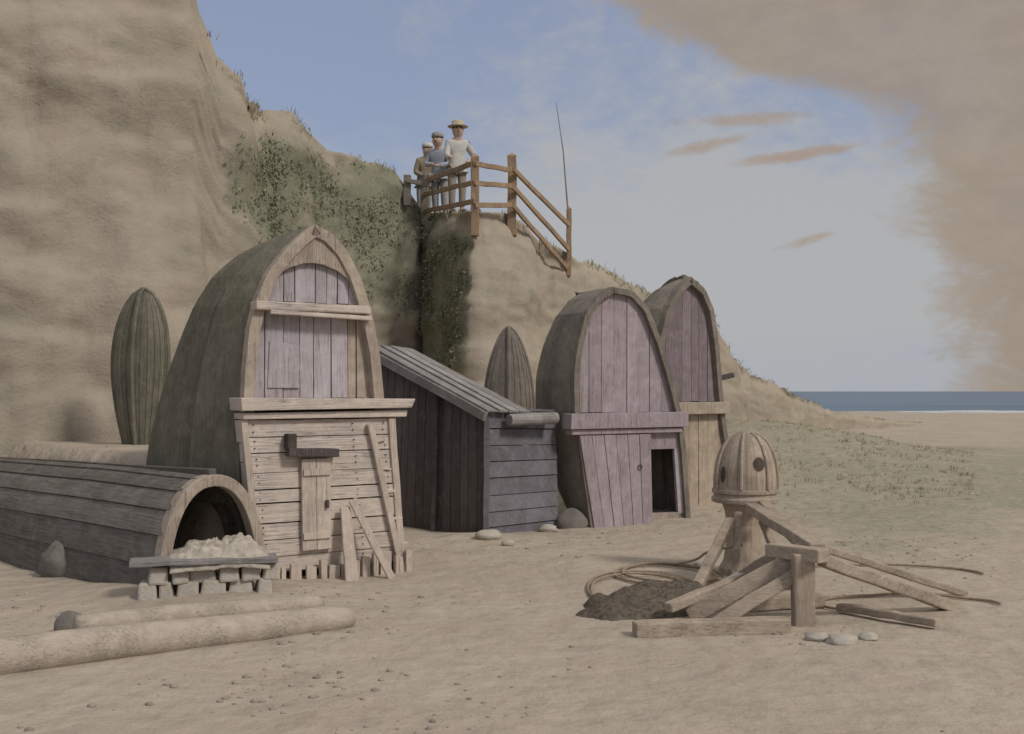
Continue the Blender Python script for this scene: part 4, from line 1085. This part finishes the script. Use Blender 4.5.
# ================================================================== pebbles and bits of wrack
pb = MB(); cnt = 0
while cnt < 1500:
    Y = 4.6 + 13 * random.random() ** 1.5; X = random.uniform(-.62, .62) * Y
    if fbm((X, Y, 4), .55, 4) < random.uniform(.02, .4): continue
    if terrace(X, Y) > .3 and random.random() < .6: continue
    r_ = random.choice((.004, .005, .006, .007, .008, .010, .013, .018)) * random.uniform(.7, 1.3)
    rock_mesh(pb, (X, Y, ground(X, Y) + r_ * .15), r_, random.uniform(1, 1.6), 1, .6, cnt % 97, 6, 4, .4); cnt += 1
tag(pb.build('pebbles', M['pebble'], smooth=True), 'small pebbles strewn over the sand before the sheds', 'pebbles', kind='stuff')

# ================================================================== camera, light, sky
cam = bpy.data.cameras.new('camera'); co_ = bpy.data.objects.new('camera', cam); col.objects.link(co_)
co_.location = (0, 0, EYE); co_.rotation_euler = (R(90), 0, 0)
cam.sensor_width = 36; cam.lens = F / 1024 * 36; cam.shift_y = (HY - 367) / 1024; cam.clip_start = .05; cam.clip_end = 20000
scene.camera = co_

sd = Vector((.66, -.52, .74)).normalized()
sun = bpy.data.lights.new('sun', 'SUN'); sun.energy = 1.5; sun.angle = R(10); sun.color = (1, .95, .88)
so = bpy.data.objects.new('sun', sun); col.objects.link(so); so.rotation_euler = sd.to_track_quat('Z', 'Y').to_euler(); so.location = (10, -6, 12)

w = bpy.data.worlds.new('World'); scene.world = w; w.use_nodes = True; nt = w.node_tree
bg = nt.nodes['Background']; bg.inputs['Strength'].default_value = .10
sky = node(nt, 'ShaderNodeTexSky'); sky.sky_type = 'NISHITA'; sky.sun_disc = False
sky.sun_elevation = math.asin(sd.z); sky.sun_rotation = math.atan2(sd.x, sd.y); sky.air_density = 1.0; sky.dust_density = 1.5; sky.altitude = 0
tc = node(nt, 'ShaderNodeTexCoord'); sep = node(nt, 'ShaderNodeSeparateXYZ'); nt.links.new(tc.outputs['Generated'], sep.inputs[0])
az = math_n(nt, 'ARCTAN2', sep.outputs[0], sep.outputs[1]); el = math_n(nt, 'ARCSINE', sep.outputs[2])
cmb = node(nt, 'ShaderNodeCombineXYZ'); nt.links.new(az, cmb.inputs[0]); nt.links.new(math_n(nt, 'MULTIPLY', el, 1.8), cmb.inputs[1])
nA = tex_noise(nt, cmb.outputs[0], 3.2, 7, .58, .3); nB = tex_noise(nt, cmb.outputs[0], 9, 8, .66, .4); nC = tex_noise(nt, cmb.outputs[0], 30, 6, .7)
def csky(c): return tuple(x * 1.0 for x in c)
blue = mixc(nt, .72, sky.outputs[0], (2.3, 2.6, 3.6))
white = (3.6, 3.6, 3.58)
# thin white cloud thickening to the horizon and to the right
cov = math_n(nt, 'ADD', maprange(nt, el, .28, .10, .05, .85, True), math_n(nt, 'MULTIPLY', math_n(nt, 'SUBTRACT', nA, .5), 2.2))
cov = math_n(nt, 'ADD', cov, maprange(nt, az, -.12, .2, -.12, .5))
cov = math_n(nt, 'ADD', cov, math_n(nt, 'MULTIPLY', math_n(nt, 'SUBTRACT', nC, .5), .9))
cov = math_n(nt, 'ADD', cov, math_n(nt, 'MULTIPLY', math_n(nt, 'SUBTRACT', nB, .5), .9))
c = mixc(nt, maprange(nt, cov, .0, .95, .0, .85, True), blue, white)
# low blue gap just over the sea
low = math_n(nt, 'MULTIPLY', maprange(nt, el, .06, .03, 0, 1, True), maprange(nt, nB, .35, .62, .1, .75))
c = mixc(nt, math_n(nt, 'MULTIPLY', low, .7), c, (3.0, 3.35, 4.0))
# buff cloud bank to the right
fc = node(nt, 'ShaderNodeFloatCurve'); cu = fc.mapping.curves[0]
pts = [(0, .39), (.03, .385), (.12, .365), (.19, .335), (.235, .31), (.265, .24), (.30, .145), (.36, .07), (1, -.1)]
cu.points[0].location = pts[0]; cu.points[1].location = pts[-1]
fc.mapping.use_clip = False
for p in pts[1:-1]: cu.points.new(*p)
fc.mapping.update(); nt.links.new(el, fc.inputs['Value'])
edge = math_n(nt, 'SUBTRACT', az, fc.outputs[0])
edge = math_n(nt, 'ADD', edge, math_n(nt, 'ADD', math_n(nt, 'MULTIPLY', math_n(nt, 'SUBTRACT', nB, .5), .2), math_n(nt, 'MULTIPLY', math_n(nt, 'SUBTRACT', nC, .5), .07)))
bank = math_n(nt, 'MULTIPLY', math_n(nt, 'MULTIPLY', maprange(nt, edge, -.02, .045, 0, 1, True), maprange(nt, nA,   .3, .62, .8, .95)), maprange(nt, az, 1.3, 1.9, 1, 0))
streak = math_n(nt, 'MULTIPLY', bank, 0.0)
for (px, py, rx, ry, sl) in ((702, 147, .04, .006, .20), (790, 156, .062, .005, .10), (800, 243, .03, .0045, .26), (742, 120, .06, .006, .0)):
    a0 = math.atan((px - CX) / F); e0 = math.atan((HY - py) / F * math.cos(a0))
    da = math_n(nt, 'SUBTRACT', az, a0); de = math_n(nt, 'SUBTRACT', math_n(nt, 'SUBTRACT', el, e0), math_n(nt, 'MULTIPLY', da, sl))
    q_ = math_n(nt, 'ADD', math_n(nt, 'POWER', math_n(nt, 'ABSOLUTE', math_n(nt, 'DIVIDE', da, rx)), 2), math_n(nt, 'POWER', math_n(nt, 'ABSOLUTE', math_n(nt, 'DIVIDE', de, ry)), 2))
    q_ = math_n(nt, 'ADD', q_, math_n(nt, 'MULTIPLY', math_n(nt, 'SUBTRACT', nB, .5), 3.2))
    q_ = math_n(nt, 'ADD', q_, math_n(nt, 'MULTIPLY', math_n(nt, 'SUBTRACT', nC, .5), 3.0))
    streak = math_n(nt, 'MAXIMUM', streak, maprange(nt, q_, 1.4, -.4, 0, .75, True))
buff = mixc(nt, maprange(nt, math_n(nt, 'ADD', nB, math_n(nt, 'MULTIPLY', nC, .4)), .5, .9), (2.5, 1.98, 1.5), (2.95, 2.42, 1.88))
c = mixc(nt, streak, c, (3.0, 2.2, 1.6))
c = mixc(nt, bank, c, buff)
c = mixc(nt, maprange(nt, el, .45, .85, 0, .9, True), c, (5.2, 5.05, 4.8))      # bright thin overcast overhead
nt.links.new(c, bg.inputs['Color'])

scene.view_settings.view_transform = 'Standard'; scene.view_settings.look = 'None'; scene.view_settings.gamma = 1; scene.view_settings.use_curve_mapping = False
scene.view_settings.exposure = 0.30
scene.render.engine = 'CYCLES'
scene.cycles.use_denoising = True
scene.cycles.max_bounces = 6
